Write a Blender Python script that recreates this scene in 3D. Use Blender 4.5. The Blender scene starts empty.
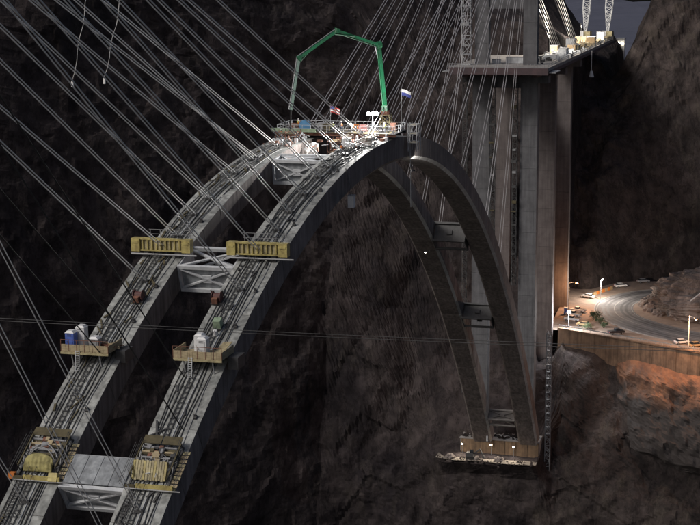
import bpy, math, random
from mathutils import Vector, Matrix, noise
R = math.radians
rnd = random.Random(11)
scene = bpy.context.scene
col = scene.collection

# ------------------------------------------------------------------ camera
cam_d = bpy.data.cameras.new('camera')
cam = bpy.data.objects.new('camera', cam_d)
col.objects.link(cam)
CAM = Vector((-255.86, -75.15, 30.13))
yaw, pit, rol = 0.233511, -0.217807, -0.003293
fwd = Vector((math.cos(yaw) * math.cos(pit), math.sin(yaw) * math.cos(pit), math.sin(pit)))
rt = fwd.cross(Vector((0, 0, 1))).normalized()
up = rt.cross(fwd)
rt, up = rt * math.cos(rol) + up * math.sin(rol), up * math.cos(rol) - rt * math.sin(rol)
m = Matrix((rt, up, -fwd)).transposed().to_4x4()
m.translation = CAM
cam.matrix_world = m
cam_d.sensor_width = 36
cam_d.lens = 36 * 1525.77 / 700
cam_d.shift_x = (350 - 409.294) / 700
cam_d.shift_y = (302.233 - 262.5) / 700
cam_d.clip_start = 1
cam_d.clip_end = 9000
scene.camera = cam

# ------------------------------------------------------------------ night sky and moonlight
SUN = Vector((-0.60, 0.45, 0.66)).normalized()        # direction towards the moon
w = bpy.data.worlds.new('World')
scene.world = w
w.use_nodes = True
nt = w.node_tree
bg = nt.nodes['Background']
sky = nt.nodes.new('ShaderNodeTexSky')
sky.sky_type = 'NISHITA'
sky.sun_disc = False
sky.sun_elevation = math.asin(SUN.z)
sky.sun_rotation = math.atan2(SUN.x, SUN.y)
nt.links.new(sky.outputs[0], bg.inputs[0])
bg.inputs[1].default_value = 0.024
sky.air_density = .8
sky.dust_density = 6.0
sky.ozone_density = 1.5
sd = bpy.data.lights.new('moon', 'SUN')
sd.energy = 0.60
sd.angle = R(14)
sd.color = (1.0, 0.965, 0.91)
so = bpy.data.objects.new('moon', sd)
so.rotation_euler = (-SUN).to_track_quat('-Z', 'Y').to_euler()
so.location = (-60, 80, 200)
col.objects.link(so)
vs = scene.view_settings
vs.view_transform = 'Standard'
vs.look = 'None'
vs.gamma = 1
vs.exposure = 1.25
vs.use_curve_mapping = False
try:
    scene.cycles.use_denoising = True
    scene.cycles.max_bounces = 5
    scene.cycles.sample_clamp_indirect = 2.0
except Exception:
    pass

# ------------------------------------------------------------------ materials
MATS = {}
def mat(name, c1, c2=None, scale=1.0, rough=0.85, bump=0.0, metal=0.0, vary=0.0, emit=None, stretch=(1, 1, 1), alpha_noise=None, detail=6, streak=0.0, spec=0.5):
    if name in MATS:
        return MATS[name]
    mt = bpy.data.materials.new(name)
    mt.use_nodes = True
    n = mt.node_tree
    b = n.nodes['Principled BSDF']
    b.inputs['Roughness'].default_value = rough
    b.inputs['Metallic'].default_value = metal
    b.inputs['Specular IOR Level'].default_value = spec
    if emit:
        b.inputs['Emission Color'].default_value = (*emit[0], 1)
        b.inputs['Emission Strength'].default_value = emit[1]
    tc = n.nodes.new('ShaderNodeNewGeometry')
    mp = n.nodes.new('ShaderNodeVectorMath'); mp.operation = 'MULTIPLY'
    mp.inputs[1].default_value = stretch
    n.links.new(tc.outputs['Position'], mp.inputs[0])
    tx = n.nodes.new('ShaderNodeTexNoise')
    tx.inputs['Scale'].default_value = scale
    tx.inputs['Detail'].default_value = detail
    tx.inputs['Roughness'].default_value = 0.65
    n.links.new(mp.outputs[0], tx.inputs['Vector'])
    rp = n.nodes.new('ShaderNodeValToRGB')
    rp.color_ramp.elements[0].position = 0.33
    rp.color_ramp.elements[1].position = 0.68
    rp.color_ramp.elements[0].color = (*(c2 or c1), 1)
    rp.color_ramp.elements[1].color = (*c1, 1)
    n.links.new(tx.outputs[0], rp.inputs[0])
    out = rp.outputs[0]
    if streak:
        t2 = n.nodes.new('ShaderNodeTexNoise')
        t2.inputs['Scale'].default_value = 1.0
        t2.inputs['Detail'].default_value = 4
        m2 = n.nodes.new('ShaderNodeVectorMath'); m2.operation = 'MULTIPLY'
        m2.inputs[1].default_value = (1.4, 1.4, 0.09)
        n.links.new(tc.outputs['Position'], m2.inputs[0]); n.links.new(m2.outputs[0], t2.inputs['Vector'])
        mr = n.nodes.new('ShaderNodeMapRange')
        mr.inputs[1].default_value = .35; mr.inputs[2].default_value = .65
        mr.inputs[3].default_value = 1 - streak; mr.inputs[4].default_value = 1 + streak * .4
        n.links.new(t2.outputs[0], mr.inputs[0])
        vm = n.nodes.new('ShaderNodeVectorMath'); vm.operation = 'SCALE'
        n.links.new(out, vm.inputs[0]); n.links.new(mr.outputs[0], vm.inputs['Scale'])
        out = vm.outputs[0]
    if vary:
        oi = n.nodes.new('ShaderNodeObjectInfo')
        mr = n.nodes.new('ShaderNodeMapRange')
        mr.inputs[3].default_value = 1 - vary; mr.inputs[4].default_value = 1 + vary
        n.links.new(oi.outputs['Random'], mr.inputs[0])
        vm = n.nodes.new('ShaderNodeVectorMath'); vm.operation = 'SCALE'
        n.links.new(out, vm.inputs[0]); n.links.new(mr.outputs[0], vm.inputs['Scale'])
        out = vm.outputs[0]
    n.links.new(out, b.inputs['Base Color'])
    if bump:
        bp = n.nodes.new('ShaderNodeBump')
        bp.inputs['Strength'].default_value = min(1.0, bump)
        bp.inputs['Distance'].default_value = max(0.05, bump * .25)
        n.links.new(tx.outputs[0], bp.inputs['Height'])
        n.links.new(bp.outputs[0], b.inputs['Normal'])
    MATS[name] = mt
    return mt

def rock_mat(name, c1, c2, c3):
    mt = bpy.data.materials.new(name); mt.use_nodes = True
    n = mt.node_tree; b = n.nodes['Principled BSDF']
    b.inputs['Roughness'].default_value = 0.95
    b.inputs['Specular IOR Level'].default_value = 0.15
    g = n.nodes.new('ShaderNodeNewGeometry')
    def nz(sc, stretch, det, r=.6):
        v = n.nodes.new('ShaderNodeVectorMath'); v.operation = 'MULTIPLY'; v.inputs[1].default_value = stretch
        n.links.new(g.outputs['Position'], v.inputs[0])
        t = n.nodes.new('ShaderNodeTexNoise'); t.inputs['Scale'].default_value = sc; t.inputs['Detail'].default_value = det
        t.inputs['Roughness'].default_value = r
        n.links.new(v.outputs[0], t.inputs['Vector']); return t
    a = nz(.05, (1, 1, .7), 6, .7); d = nz(.26, (1, 1, .8), 6, .66); e = nz(.16, (1, 1, .4), 6, .7)
    r1 = n.nodes.new('ShaderNodeValToRGB')
    r1.color_ramp.elements[0].position = .38; r1.color_ramp.elements[1].position = .62
    r1.color_ramp.elements[0].color = (*c2, 1); r1.color_ramp.elements[1].color = (*c1, 1)
    n.links.new(a.outputs[0], r1.inputs[0])
    r2 = n.nodes.new('ShaderNodeMapRange'); r2.inputs[1].default_value = .36; r2.inputs[2].default_value = .64
    r2.inputs[3].default_value = .66; r2.inputs[4].default_value = 1.28
    n.links.new(d.outputs[0], r2.inputs[0])
    vm = n.nodes.new('ShaderNodeVectorMath'); vm.operation = 'SCALE'
    n.links.new(r1.outputs[0], vm.inputs[0]); n.links.new(r2.outputs[0], vm.inputs['Scale'])
    mx = n.nodes.new('ShaderNodeMix'); mx.data_type = 'RGBA'
    r3 = n.nodes.new('ShaderNodeMapRange'); r3.inputs[1].default_value = .52; r3.inputs[2].default_value = .75; r3.inputs[4].default_value = .55
    n.links.new(e.outputs[0], r3.inputs[0]); n.links.new(r3.outputs[0], mx.inputs[0])
    n.links.new(vm.outputs[0], mx.inputs[6]); mx.inputs[7].default_value = (*c3, 1)
    wv = n.nodes.new('ShaderNodeVectorMath'); wv.operation = 'SCALE'; wv.inputs['Scale'].default_value = 34.0
    n.links.new(a.outputs['Color'], wv.inputs[0])
    wa = n.nodes.new('ShaderNodeVectorMath'); wa.operation = 'ADD'
    n.links.new(g.outputs['Position'], wa.inputs[0]); n.links.new(wv.outputs[0], wa.inputs[1])
    ws = n.nodes.new('ShaderNodeVectorMath'); ws.operation = 'MULTIPLY'; ws.inputs[1].default_value = (1, 1.25, .42)
    n.links.new(wa.outputs[0], ws.inputs[0])
    vc = n.nodes.new('ShaderNodeTexVoronoi'); vc.feature = 'DISTANCE_TO_EDGE'; vc.inputs['Scale'].default_value = .17
    n.links.new(ws.outputs[0], vc.inputs['Vector'])
    cr = n.nodes.new('ShaderNodeMapRange'); cr.inputs[1].default_value = 0; cr.inputs[2].default_value = .07; cr.inputs[3].default_value = .70; cr.inputs[4].default_value = 1.05
    n.links.new(vc.outputs['Distance'], cr.inputs[0])
    vf = n.nodes.new('ShaderNodeTexVoronoi'); vf.feature = 'F1'; vf.inputs['Scale'].default_value = .17
    n.links.new(ws.outputs[0], vf.inputs['Vector'])
    sx_ = n.nodes.new('ShaderNodeSeparateColor'); n.links.new(vf.outputs['Color'], sx_.inputs[0])
    fm = n.nodes.new('ShaderNodeMapRange'); fm.inputs[3].default_value = .84; fm.inputs[4].default_value = 1.16
    n.links.new(sx_.outputs[0], fm.inputs[0])
    mm = n.nodes.new('ShaderNodeMath'); mm.operation = 'MULTIPLY'; n.links.new(cr.outputs[0], mm.inputs[0]); n.links.new(fm.outputs[0], mm.inputs[1])
    fs = n.nodes.new('ShaderNodeVectorMath'); fs.operation = 'SCALE'
    n.links.new(mx.outputs[2], fs.inputs[0]); n.links.new(mm.outputs[0], fs.inputs['Scale'])
    n.links.new(fs.outputs[0], b.inputs['Base Color'])
    vo = n.nodes.new('ShaderNodeTexVoronoi'); vo.inputs['Scale'].default_value = .38; vo.feature = 'DISTANCE_TO_EDGE'
    v = n.nodes.new('ShaderNodeVectorMath'); v.operation = 'MULTIPLY'; v.inputs[1].default_value = (1, 1, .8)
    n.links.new(g.outputs['Position'], v.inputs[0]); n.links.new(v.outputs[0], vo.inputs['Vector'])
    bp1 = n.nodes.new('ShaderNodeBump'); bp1.inputs['Strength'].default_value = .6; bp1.inputs['Distance'].default_value = 1.3
    n.links.new(d.outputs[0], bp1.inputs['Height'])
    bp2 = n.nodes.new('ShaderNodeBump'); bp2.inputs['Strength'].default_value = .4; bp2.inputs['Distance'].default_value = .5
    n.links.new(vo.outputs[0], bp2.inputs['Height']); n.links.new(bp1.outputs[0], bp2.inputs['Normal'])
    n.links.new(bp2.outputs[0], b.inputs['Normal'])
    return mt

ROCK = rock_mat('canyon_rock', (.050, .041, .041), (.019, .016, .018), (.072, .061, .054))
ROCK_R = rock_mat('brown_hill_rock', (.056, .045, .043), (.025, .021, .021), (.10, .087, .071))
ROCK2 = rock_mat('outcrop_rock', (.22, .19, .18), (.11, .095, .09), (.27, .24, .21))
SODIUM_SOIL = mat('sodium_tinted_soil', (.27, .135, .08), (.13, .07, .05), .35, .95, .8)  # reddish soil, its red also standing in for orange sodium light
def orange_fade(mt):  # blends red into rock downward, the light's falloff put into the colour
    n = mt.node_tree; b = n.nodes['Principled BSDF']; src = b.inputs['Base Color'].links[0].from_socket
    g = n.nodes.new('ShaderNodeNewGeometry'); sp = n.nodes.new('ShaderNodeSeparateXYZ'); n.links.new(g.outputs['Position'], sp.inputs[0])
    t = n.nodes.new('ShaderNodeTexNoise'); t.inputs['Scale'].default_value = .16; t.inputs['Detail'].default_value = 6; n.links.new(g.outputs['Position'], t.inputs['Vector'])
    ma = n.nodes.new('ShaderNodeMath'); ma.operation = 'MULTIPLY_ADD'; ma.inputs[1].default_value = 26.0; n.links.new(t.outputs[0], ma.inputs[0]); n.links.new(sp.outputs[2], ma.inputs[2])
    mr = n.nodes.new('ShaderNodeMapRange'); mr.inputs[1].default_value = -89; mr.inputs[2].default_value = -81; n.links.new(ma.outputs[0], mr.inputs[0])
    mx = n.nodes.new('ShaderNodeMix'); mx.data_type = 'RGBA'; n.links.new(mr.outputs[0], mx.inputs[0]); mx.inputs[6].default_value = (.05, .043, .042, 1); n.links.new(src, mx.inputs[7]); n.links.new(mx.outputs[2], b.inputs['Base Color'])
orange_fade(SODIUM_SOIL)
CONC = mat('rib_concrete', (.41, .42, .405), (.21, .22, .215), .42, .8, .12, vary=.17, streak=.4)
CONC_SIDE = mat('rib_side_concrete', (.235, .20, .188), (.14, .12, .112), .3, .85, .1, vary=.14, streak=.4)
CONC_IN = mat('rib_inner_concrete', (.36, .35, .33), (.25, .24, .225), .35, .85, .1, vary=.06, streak=.25)
CONC_SOF = mat('rib_soffit_concrete', (.17, .19, .18), (.11, .125, .12), .25, .85, .1, vary=.05)
LIT_EDGE = mat('lit_edge_concrete', (.62, .61, .58), (.40, .39, .37), .5, .8, .1, vary=.25)  # rib concrete paled along its lower edge; lamp light put into the colour
PIER = mat('pier_concrete', (.14, .14, .15), (.09, .09, .098), .3, .85, .1, vary=.07, streak=.2)
PIER2 = mat('pier_concrete_brown', (.155, .135, .135), (.105, .09, .09), .3, .85, .1, vary=.07, streak=.2)
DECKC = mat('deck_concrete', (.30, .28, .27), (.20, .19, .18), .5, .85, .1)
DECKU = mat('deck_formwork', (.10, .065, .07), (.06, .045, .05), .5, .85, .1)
STEELW = mat('white_steel', (.62, .64, .66), (.42, .44, .47), .8, .5, .05, vary=.05)
SHEET = mat('sheet_steel', (.34, .36, .38), (.20, .215, .23), .9, .5, .05, vary=.15, streak=.3)
STEELD = mat('dark_steel', (.07, .07, .075), (.04, .04, .04), 1.5, .6, .05)
STEELG = mat('grey_steel', (.30, .31, .32), (.20, .20, .21), 1.5, .5, .05)
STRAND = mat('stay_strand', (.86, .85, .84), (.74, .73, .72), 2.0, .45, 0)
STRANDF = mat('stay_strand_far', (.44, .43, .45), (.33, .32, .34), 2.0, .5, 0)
STRANDD = mat('stay_strand_dark', (.05, .05, .055), (.03, .03, .03), 2.0, .6, 0)
YELLOW = mat('yellow_paint', (.55, .47, .17), (.24, .19, .075), 1.1, .55, .05)
YELLOWP = mat('pale_yellow_paint', (.50, .44, .25), (.20, .17, .10), 1.1, .6, .05)
WOOD = mat('weathered_plywood', (.46, .38, .24), (.26, .21, .13), 1.2, .85, .1, stretch=(1, 1, 3))
WOODD = mat('dark_timber', (.12, .10, .055), (.06, .052, .03), 1.2, .9, .1)
BROWNP = mat('brown_form_panel', (.26, .17, .10), (.15, .10, .065), .6, .85, .1, vary=.2, streak=.3)
GREEN = mat('green_pump_paint', (.014, .17, .075), (.022, .09, .045), .6, .5, .05)
GREENP = mat('pale_green_paint', (.33, .42, .30), (.2, .27, .18), 2, .6, 0)
BLUE = mat('blue_plastic', (.09, .15, .50), (.06, .11, .38), 1, .5, 0)
WHITE = mat('white_plastic', (.72, .73, .74), (.58, .59, .60), 1, .5, 0)
TARP = mat('white_tarp', (.56, .55, .53), (.33, .32, .31), .7, .8, .4)
TARPY = mat('yellow_tarp', (.40, .36, .15), (.17, .15, .06), .9, .8, .5)
RUST = mat('rusty_steel', (.23, .10, .065), (.10, .05, .035), 2, .8, .1)
MAROON = mat('maroon_paint', (.14, .05, .045), (.07, .03, .028), 2, .6, .05)
HOSE = mat('dusty_hose', (.075, .073, .07), (.035, .034, .033), 1.2, .85)
RUBBER = mat('black_rubber', (.02, .02, .02), (.012, .012, .012), 2, .8, 0)
ASPH = mat('asphalt', (.16, .155, .16), (.085, .083, .088), .35, .9, .1, stretch=(1, 1, 1))
DIRT = mat('compacted_dirt', (.32, .24, .19), (.20, .15, .12), .3, .95, .4)
PAINTW = mat('road_paint', (.42, .41, .39), (.22, .22, .21), 1.5, .8, 0)
WALLC = mat('retaining_wall_concrete', (.25, .16, .105), (.13, .085, .06), .35, .9, .15, vary=.1, streak=.3)
CARW = mat('white_car_paint', (.75, .75, .76), (.70, .70, .71), 1, .3, 0)
CARD = mat('dark_car_paint', (.04, .04, .05), (.03, .03, .035), 1, .3, 0)
CARS = mat('silver_car_paint', (.38, .38, .40), (.34, .34, .36), 1, .3, .0, metal=.3)
CART = mat('tan_car_paint', (.42, .30, .17), (.36, .26, .14), 1, .35, 0)
GLASS = mat('dark_glass', (.02, .024, .03), (.015, .018, .022), 1, .08, 0)
TAIL = mat('tail_lamp_glass', (.35, .02, .02), (.25, .015, .015), 1, .3, 0)
HEADL = mat('head_lamp_glass', (.75, .75, .7), (.7, .7, .66), 1, .2, 0)
LAMPW = mat('lit_white_lens', (1, 1, 1), None, 1, .5, emit=((1, .97, .92), 60))
LAMPO = mat('lit_sodium_lens', (1, .6, .3), None, 1, .5, emit=((1, .42, .14), 40))
LAMPS = mat('lit_work_lens', (1, .9, .7), None, 1, .5, emit=((1, .85, .6), 30))
ORANGE = mat('orange_safety', (.62, .20, .04), (.45, .14, .03), 1.2, .6, 0)
SKIN = mat('skin', (.35, .22, .16), (.3, .19, .14), 3, .7, 0)
VEST = mat('vest_cloth', (.58, .62, .12), (.48, .50, .10), 3, .8, 0)
DENIM = mat('denim_cloth', (.06, .07, .11), (.04, .05, .08), 3, .9, 0)
HARDHAT = mat('hard_hat_plastic', (.78, .78, .75), (.72, .72, .7), 3, .4, 0)
FLAGR = mat('flag_red', (.45, .06, .06), None, 1, .8)
FLAGB = mat('flag_blue', (.06, .08, .30), None, 1, .8)
FLAGW = mat('flag_white', (.78, .78, .78), None, 1, .8)
LEAF = mat('shrub_leaf', (.075, .10, .045), (.04, .055, .025), .8, .9, 0)
BARK = mat('bark', (.10, .075, .055), (.06, .045, .035), 2, .95, .2)

# ------------------------------------------------------------------ mesh helpers
class MB:
    def __init__(self):
        self.v = []; self.f = []
    def add(self, vs, fs):
        o = len(self.v)
        self.v += [Vector(x) for x in vs]
        self.f += [tuple(i + o for i in q) for q in fs]
    def hexa(self, b, t):
        n = len(b)
        self.add(list(b) + list(t), [tuple(range(n))[::-1], tuple(range(n, 2 * n))] + [(i, (i + 1) % n, n + (i + 1) % n, n + i) for i in range(n)])
    def box(self, c, s, ax=None):
        c = Vector(c)
        X, Y, Z = ax if ax else (Vector((1, 0, 0)), Vector((0, 1, 0)), Vector((0, 0, 1)))
        X = X * (s[0] / 2); Y = Y * (s[1] / 2); Z = Z * (s[2] / 2)
        self.hexa([c - X - Y - Z, c + X - Y - Z, c + X + Y - Z, c - X + Y - Z], [c - X - Y + Z, c + X - Y + Z, c + X + Y + Z, c - X + Y + Z])
    def bar(self, p, q, w=.1, h=None, ref=(0, 0, 1)):
        p = Vector(p); q = Vector(q); h = h or w
        d = q - p
        if d.length < 1e-6: return
        d.normalize(); ref = Vector(ref)
        if abs(d.dot(ref)) > .98: ref = Vector((1, 0, 0))
        s = d.cross(ref).normalized() * (w / 2); u = s.cross(d).normalized() * (h / 2)
        self.hexa([p - s - u, p + s - u, p + s + u, p - s + u], [q - s - u, q + s - u, q + s + u, q - s + u])
    def tube(self, pts, r, n=6, r2=None):
        pts = [Vector(x) for x in pts]
        rings = []
        for i, p in enumerate(pts):
            d = (pts[min(i + 1, len(pts) - 1)] - pts[max(i - 1, 0)]).normalized()
            ref = Vector((0, 0, 1)) if abs(d.z) < .95 else Vector((1, 0, 0))
            s = d.cross(ref).normalized(); u = s.cross(d)
            rr = r if r2 is None else r + (r2 - r) * i / (len(pts) - 1)
            rings.append([p + (s * math.cos(2 * math.pi * k / n) + u * math.sin(2 * math.pi * k / n)) * rr for k in range(n)])
        vs = [x for g in rings for x in g]; fs = []
        for i in range(len(pts) - 1):
            for k in range(n):
                a = i * n + k; b = i * n + (k + 1) % n
                fs.append((a, b, b + n, a + n))
        fs.append(tuple(range(n))[::-1]); fs.append(tuple(range(len(vs) - n, len(vs))))
        self.add(vs, fs)
    def build(self, name, material, parent=None, loc=None, smooth=False, kind=None):
        if loc is None:
            if parent is not None:
                loc = Vector((0, 0, 0)); off = WORLDLOC[parent]
            else:
                lo = Vector((sum(x.x for x in self.v) / len(self.v), sum(x.y for x in self.v) / len(self.v), min(x.z for x in self.v)))
                loc = lo; off = lo
        else:
            off = Vector(loc); loc = Vector(loc)
        me = bpy.data.meshes.new(name)
        me.from_pydata([tuple(x - off) for x in self.v], [], self.f)
        mats = material if isinstance(material, (list, tuple)) else [material]
        for mm in mats: me.materials.append(mm)
        if smooth:
            me.polygons.foreach_set('use_smooth', [True] * len(me.polygons))
        me.update()
        o = bpy.data.objects.new(name, me)
        col.objects.link(o)
        if parent is not None: o.parent = parent
        o.location = loc
        WORLDLOC[o] = Vector(off)
        if kind: o['kind'] = kind
        return o
WORLDLOC = {}
def tag(o, label, cat, group=None):
    o['label'] = label; o['category'] = cat
    if group: o['group'] = group
    return o
def thing(name, loc, label, cat, group=None):
    o = bpy.data.objects.new(name, None)
    o.empty_display_size = .3
    col.objects.link(o); o.location = loc
    WORLDLOC[o] = Vector(loc)
    return tag(o, label, cat, group)
def struct(o):
    o['kind'] = 'structure'; return o
ORD = ['first', 'second', 'third', 'fourth', 'fifth', 'sixth', 'seventh', 'eighth', 'ninth', 'tenth', 'eleventh', 'twelfth', 'thirteenth', 'fourteenth', 'fifteenth', 'sixteenth']

def clone(root, delta, label=None):
    def rec(o, par):
        c = o.copy(); col.objects.link(c); c.parent = par
        WORLDLOC[c] = WORLDLOC[o] + Vector(delta)
        for ch in list(o.children): rec(ch, c)
        return c
    c = rec(root, None); c.location = root.location + Vector(delta)
    if label: c['label'] = label
    return c

# ------------------------------------------------------------------ arch geometry
S = 7.06; HW = 2.96; DEP = 4.23
def az(x): return -78.94 * (abs(x) / 161.5) ** 2.096
def frame(x, side):
    z = az(x); d = .5
    t = Vector((2 * d, 0, az(x + d) - az(x - d))).normalized()
    n = Vector((-t.z, 0, t.x))
    return Vector((x, side * S, z)), t, Vector((0, 1, 0)), n
def L2W(x, side, a, b, c):
    O, t, y, n = frame(x, side)
    return O + t * a + y * b + n * c

# ------------------------------------------------------------------ canyon walls
SL = [  # y, [(x, z)] * 9, mask
 (300, [(-245, -260), (-225, -180), (-210, -120), (-200, -70), (-190, -40), (-180, -10), (-165, 30), (-140, 70), (-60, 90)], None),
 (170, [(-15, -260), (5, -180), (20, -120), (28, -70), (38, -40), (48, -10), (62, 30), (90, 70), (180, 90)], None),
 (110, [(98, -260), (112, -180), (122, -130), (129, -90), (137, -55), (147, -20), (162, 20), (190, 60), (290, 80)], None),
 (60, [(165, -260), (180, -180), (190, -130), (197, -95), (205, -60), (217, -25), (238, 10), (275, 40), (370, 55)], None),
 (33, [(176, -260), (186, -175), (191, -128), (196, -116), (202, -98), (214, -70), (245, -15), (295, 16), (400, 25)], None),
 (23, [(178, -260), (188, -172), (189, -126), (188, -119.5), (195, -115), (204, -92), (228, -30), (258, 14), (410, 40)], 'shelf'),
 (19, [(178, -260), (189, -171), (184.5, -123.5), (181.5, -119.0), (192, -115), (204, -94), (230, -26), (260, 14), (420, 20)], 'shelf'),
 (-1, [(178, -260), (189, -170), (184.5, -123.5), (181.5, -119.0), (192, -115), (204, -95), (236, -30), (262, 8), (400, -6)], 'shelf'),
 (-4.6, [(178, -260), (189, -170), (184.5, -123.5), (181.5, -119.0), (192, -115), (205, -96), (285, -84), (340, -4), (430, 0)], 'shelf'),
 (-9.5, [(178, -260), (189, -170), (184.5, -123.5), (181.5, -119.0), (193, -115), (208, -95), (285, -85), (340, -6), (430, -5)], 'shelf'),
 (-14, [(175, -260), (181, -170), (187, -128), (200, -110), (214, -93.5), (221, -87), (285, -85.2), (336, -12), (420, -25)], 'terr'),
 (-18, [(175, -260), (182, -170), (188, -128), (199, -112), (212, -95), (219, -87), (292, -85.2), (338, -8), (425, -6)], 'terr'),
 (-23, [(176, -260), (183, -170), (188, -128), (199, -113), (210.5, -96), (216, -87), (300, -85.2), (340, 2), (430, 26)], 'terr'),
 (-28, [(176, -260), (184, -170), (189, -128), (199, -113), (209.5, -97), (213, -87), (305, -85.2), (344, 14), (430, 46)], 'terr'),
 (-54, [(168, -260), (176, -170), (181, -128), (190.5, -115), (198, -102), (200.5, -87), (312, -85.2), (356, 18), (440, 60)], 'terr'),
 (-115, [(140, -260), (147, -170), (152, -128), (160, -115), (168, -102), (170.5, -87), (300, -85.2), (360, 10), (440, 75)], 'terr'),
 (-260, [(70, -260), (77, -170), (82, -128), (88, -106), (94, -95), (100, -86), (260, -85.2), (330, 10), (420, 80)], 'terr'),
]
MASK = {None: [1, 1, 1, 1, 1, 1, 1, 1, 1], 'shelf': [1, 1, .7, .10, .06, .7, 1, .5, 1], 'terr': [1, 1, 1, 1, .5, .0, .0, 1, 1]}
NSEG = [14, 50, 24, 30, 36, 56, 60, 40]
def terrain():
    ys = []
    y = -260.0
    while y < 300:
        ys.append(y)
        y += .85 if -72 < y < 125 else (2.2 if -110 < y < 190 else 6)
    ys.append(300)
    sl = sorted(SL, key=lambda q: q[0])
    V = []; F = []
    nr = sum(NSEG) + 1
    for y in ys:
        k = 0
        while k < len(sl) - 2 and y > sl[k + 1][0]: k += 1
        a, b = sl[k], sl[k + 1]
        f = (y - a[0]) / (b[0] - a[0])
        f = min(1, max(0, f))
        P = [((1 - f) * p[0] + f * q[0], (1 - f) * p[1] + f * q[1]) for p, q in zip(a[1], b[1])]
        M = [(1 - f) * p + f * q for p, q in zip(MASK[a[2]], MASK[b[2]])]
        for i, ns in enumerate(NSEG):
            for j in range(ns + (1 if i == len(NSEG) - 1 else 0)):
                g = j / ns
                x = P[i][0] * (1 - g) + P[i + 1][0] * g; z = P[i][1] * (1 - g) + P[i + 1][1] * g
                mk = M[i] * (1 - g) + M[i + 1] * g
                q = Vector((x * .018, y * .028, z * .014))
                big = noise.fractal(q, 1.0, 2.0, 3) * 8
                q2 = Vector((x * .05, y * .055 + z * .028, z * .05 - y * .02 + 5))
                rid = (noise.ridged_multi_fractal(q2, .9, 2.1, 5, 1.0, 2.0) - 1.1) * 1.5
                fine = noise.fractal(Vector((x * .22, y * .24, z * .22 + 9)), .8, 2.0, 4) * .55
                fr = noise.noise(Vector((y * .035 + z * .02, z * .012 - y * .004, x * .01 + 2)))
                blk = noise.cell(Vector((x * .05, y * .07 + z * .04, z * .06 - y * .03))) * .8 + (max(0, .12 - abs(fr)) * -11) + math.floor((z + y * .35) / 9 + fr * 1.5) % 2 * .5
                d = (big + rid + fine + blk) * mk
                dz = (noise.noise(Vector((x * .08, y * .08, 3.1))) * 2.0 + fine) * mk
                V.append((x - d * .85, y + noise.noise(Vector((x * .06, y * .06, z * .06 + 40))) * 2.2 * mk, z + dz + d * .25))
    for i in range(len(ys) - 1):
        for j in range(nr - 1):
            a = i * nr + j
            F.append((a, a + nr, a + nr + 1, a + 1))
    me = bpy.data.meshes.new('canyon_wall'); me.from_pydata(V, [], F)
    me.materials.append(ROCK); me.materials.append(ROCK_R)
    mi = []
    for i in range(len(ys) - 1):
        for j in range(nr - 1):
            v = V[i * nr + j]
            mi.append(1 if v[1] + noise.fractal(Vector((v[0] * .06, v[1] * .06, v[2] * .06)), 1, 2, 4) * 7 < -13 else 0)
    me.polygons.foreach_set('material_index', mi); me.update()
    o = bpy.data.objects.new('canyon_wall', me); col.objects.link(o); struct(o)
    return o
terrain()

# river far down and the land beyond
b = MB(); b.add([(-900, -1500, -255), (400, -1500, -255), (400, 1500, -255), (-900, 1500, -255)], [(0, 1, 2, 3)])
struct(b.build('river', mat('river_water', (.01, .014, .016), None, .2, .12, .2), loc=(0, 0, -255)))
def far_hills():
    V = []; F = []; nx, ny = 40, 90
    for i in range(nx):
        for j in range(ny):
            x = 425 + (i / (nx - 1)) ** 2 * 5200; y = -2600 + 5200 * j / (ny - 1)
            h = -46 + noise.fractal(Vector((x * .0012, y * .0012, 1)), 1, 2, 6) * 50 - (x - 425) * .012
            V.append((x, y, h))
    for i in range(nx - 1):
        for j in range(ny - 1):
            a = i * ny + j; F.append((a, a + ny, a + ny + 1, a + 1))
    me = bpy.data.meshes.new('far_hills'); me.from_pydata(V, [], F); me.materials.append(mat('haze_blue_hills', (.075, .08, .115), (.055, .06, .09), .02, .95)); me.update()  # bluish colour stands in for night haze over distant land
    o = bpy.data.objects.new('far_hills', me); col.objects.link(o); struct(o)
far_hills()

# ------------------------------------------------------------------ terrace, road, knob, retaining wall
TZ = -84.9
def poly_sheet(name, pts, z, m_, kind='structure'):
    b = MB(); b.add([(x, y, z) for x, y in pts], [tuple(range(len(pts)))])
    o = b.build(name, m_, loc=(pts[0][0], pts[0][1], z)); o['kind'] = kind; return o
poly_sheet('dirt_verge', [(220, -8), (219.5, -14), (211.5, -28), (199, -54), (186, -80), (169, -115), (298, -118), (309, -60), (303, -28), (290, -6)], TZ, DIRT)
RC = [(183, -130, 16), (197, -100, 16), (208, -76, 16), (216, -58, 16), (228, -41, 15), (244, -28.5, 13.5), (262, -25.5, 12.5), (277, -31, 12), (287, -43, 11), (294, -60, 10), (299, -82, 10), (302, -115, 10)]
def catmull(P, n=10):
    out = []
    for i in range(len(P) - 1):
        a, b_, c, d = P[max(i - 1, 0)], P[i], P[i + 1], P[min(i + 2, len(P) - 1)]
        for k in range(n):
            t = k / n
            out.append(tuple(.5 * (2 * b_[j] + (c[j] - a[j]) * t + (2 * a[j] - 5 * b_[j] + 4 * c[j] - d[j]) * t * t + (3 * b_[j] - a[j] - 3 * c[j] + d[j]) * t ** 3) for j in range(len(b_))))
    out.append(P[-1]); return out
RP = catmull(RC)
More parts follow.
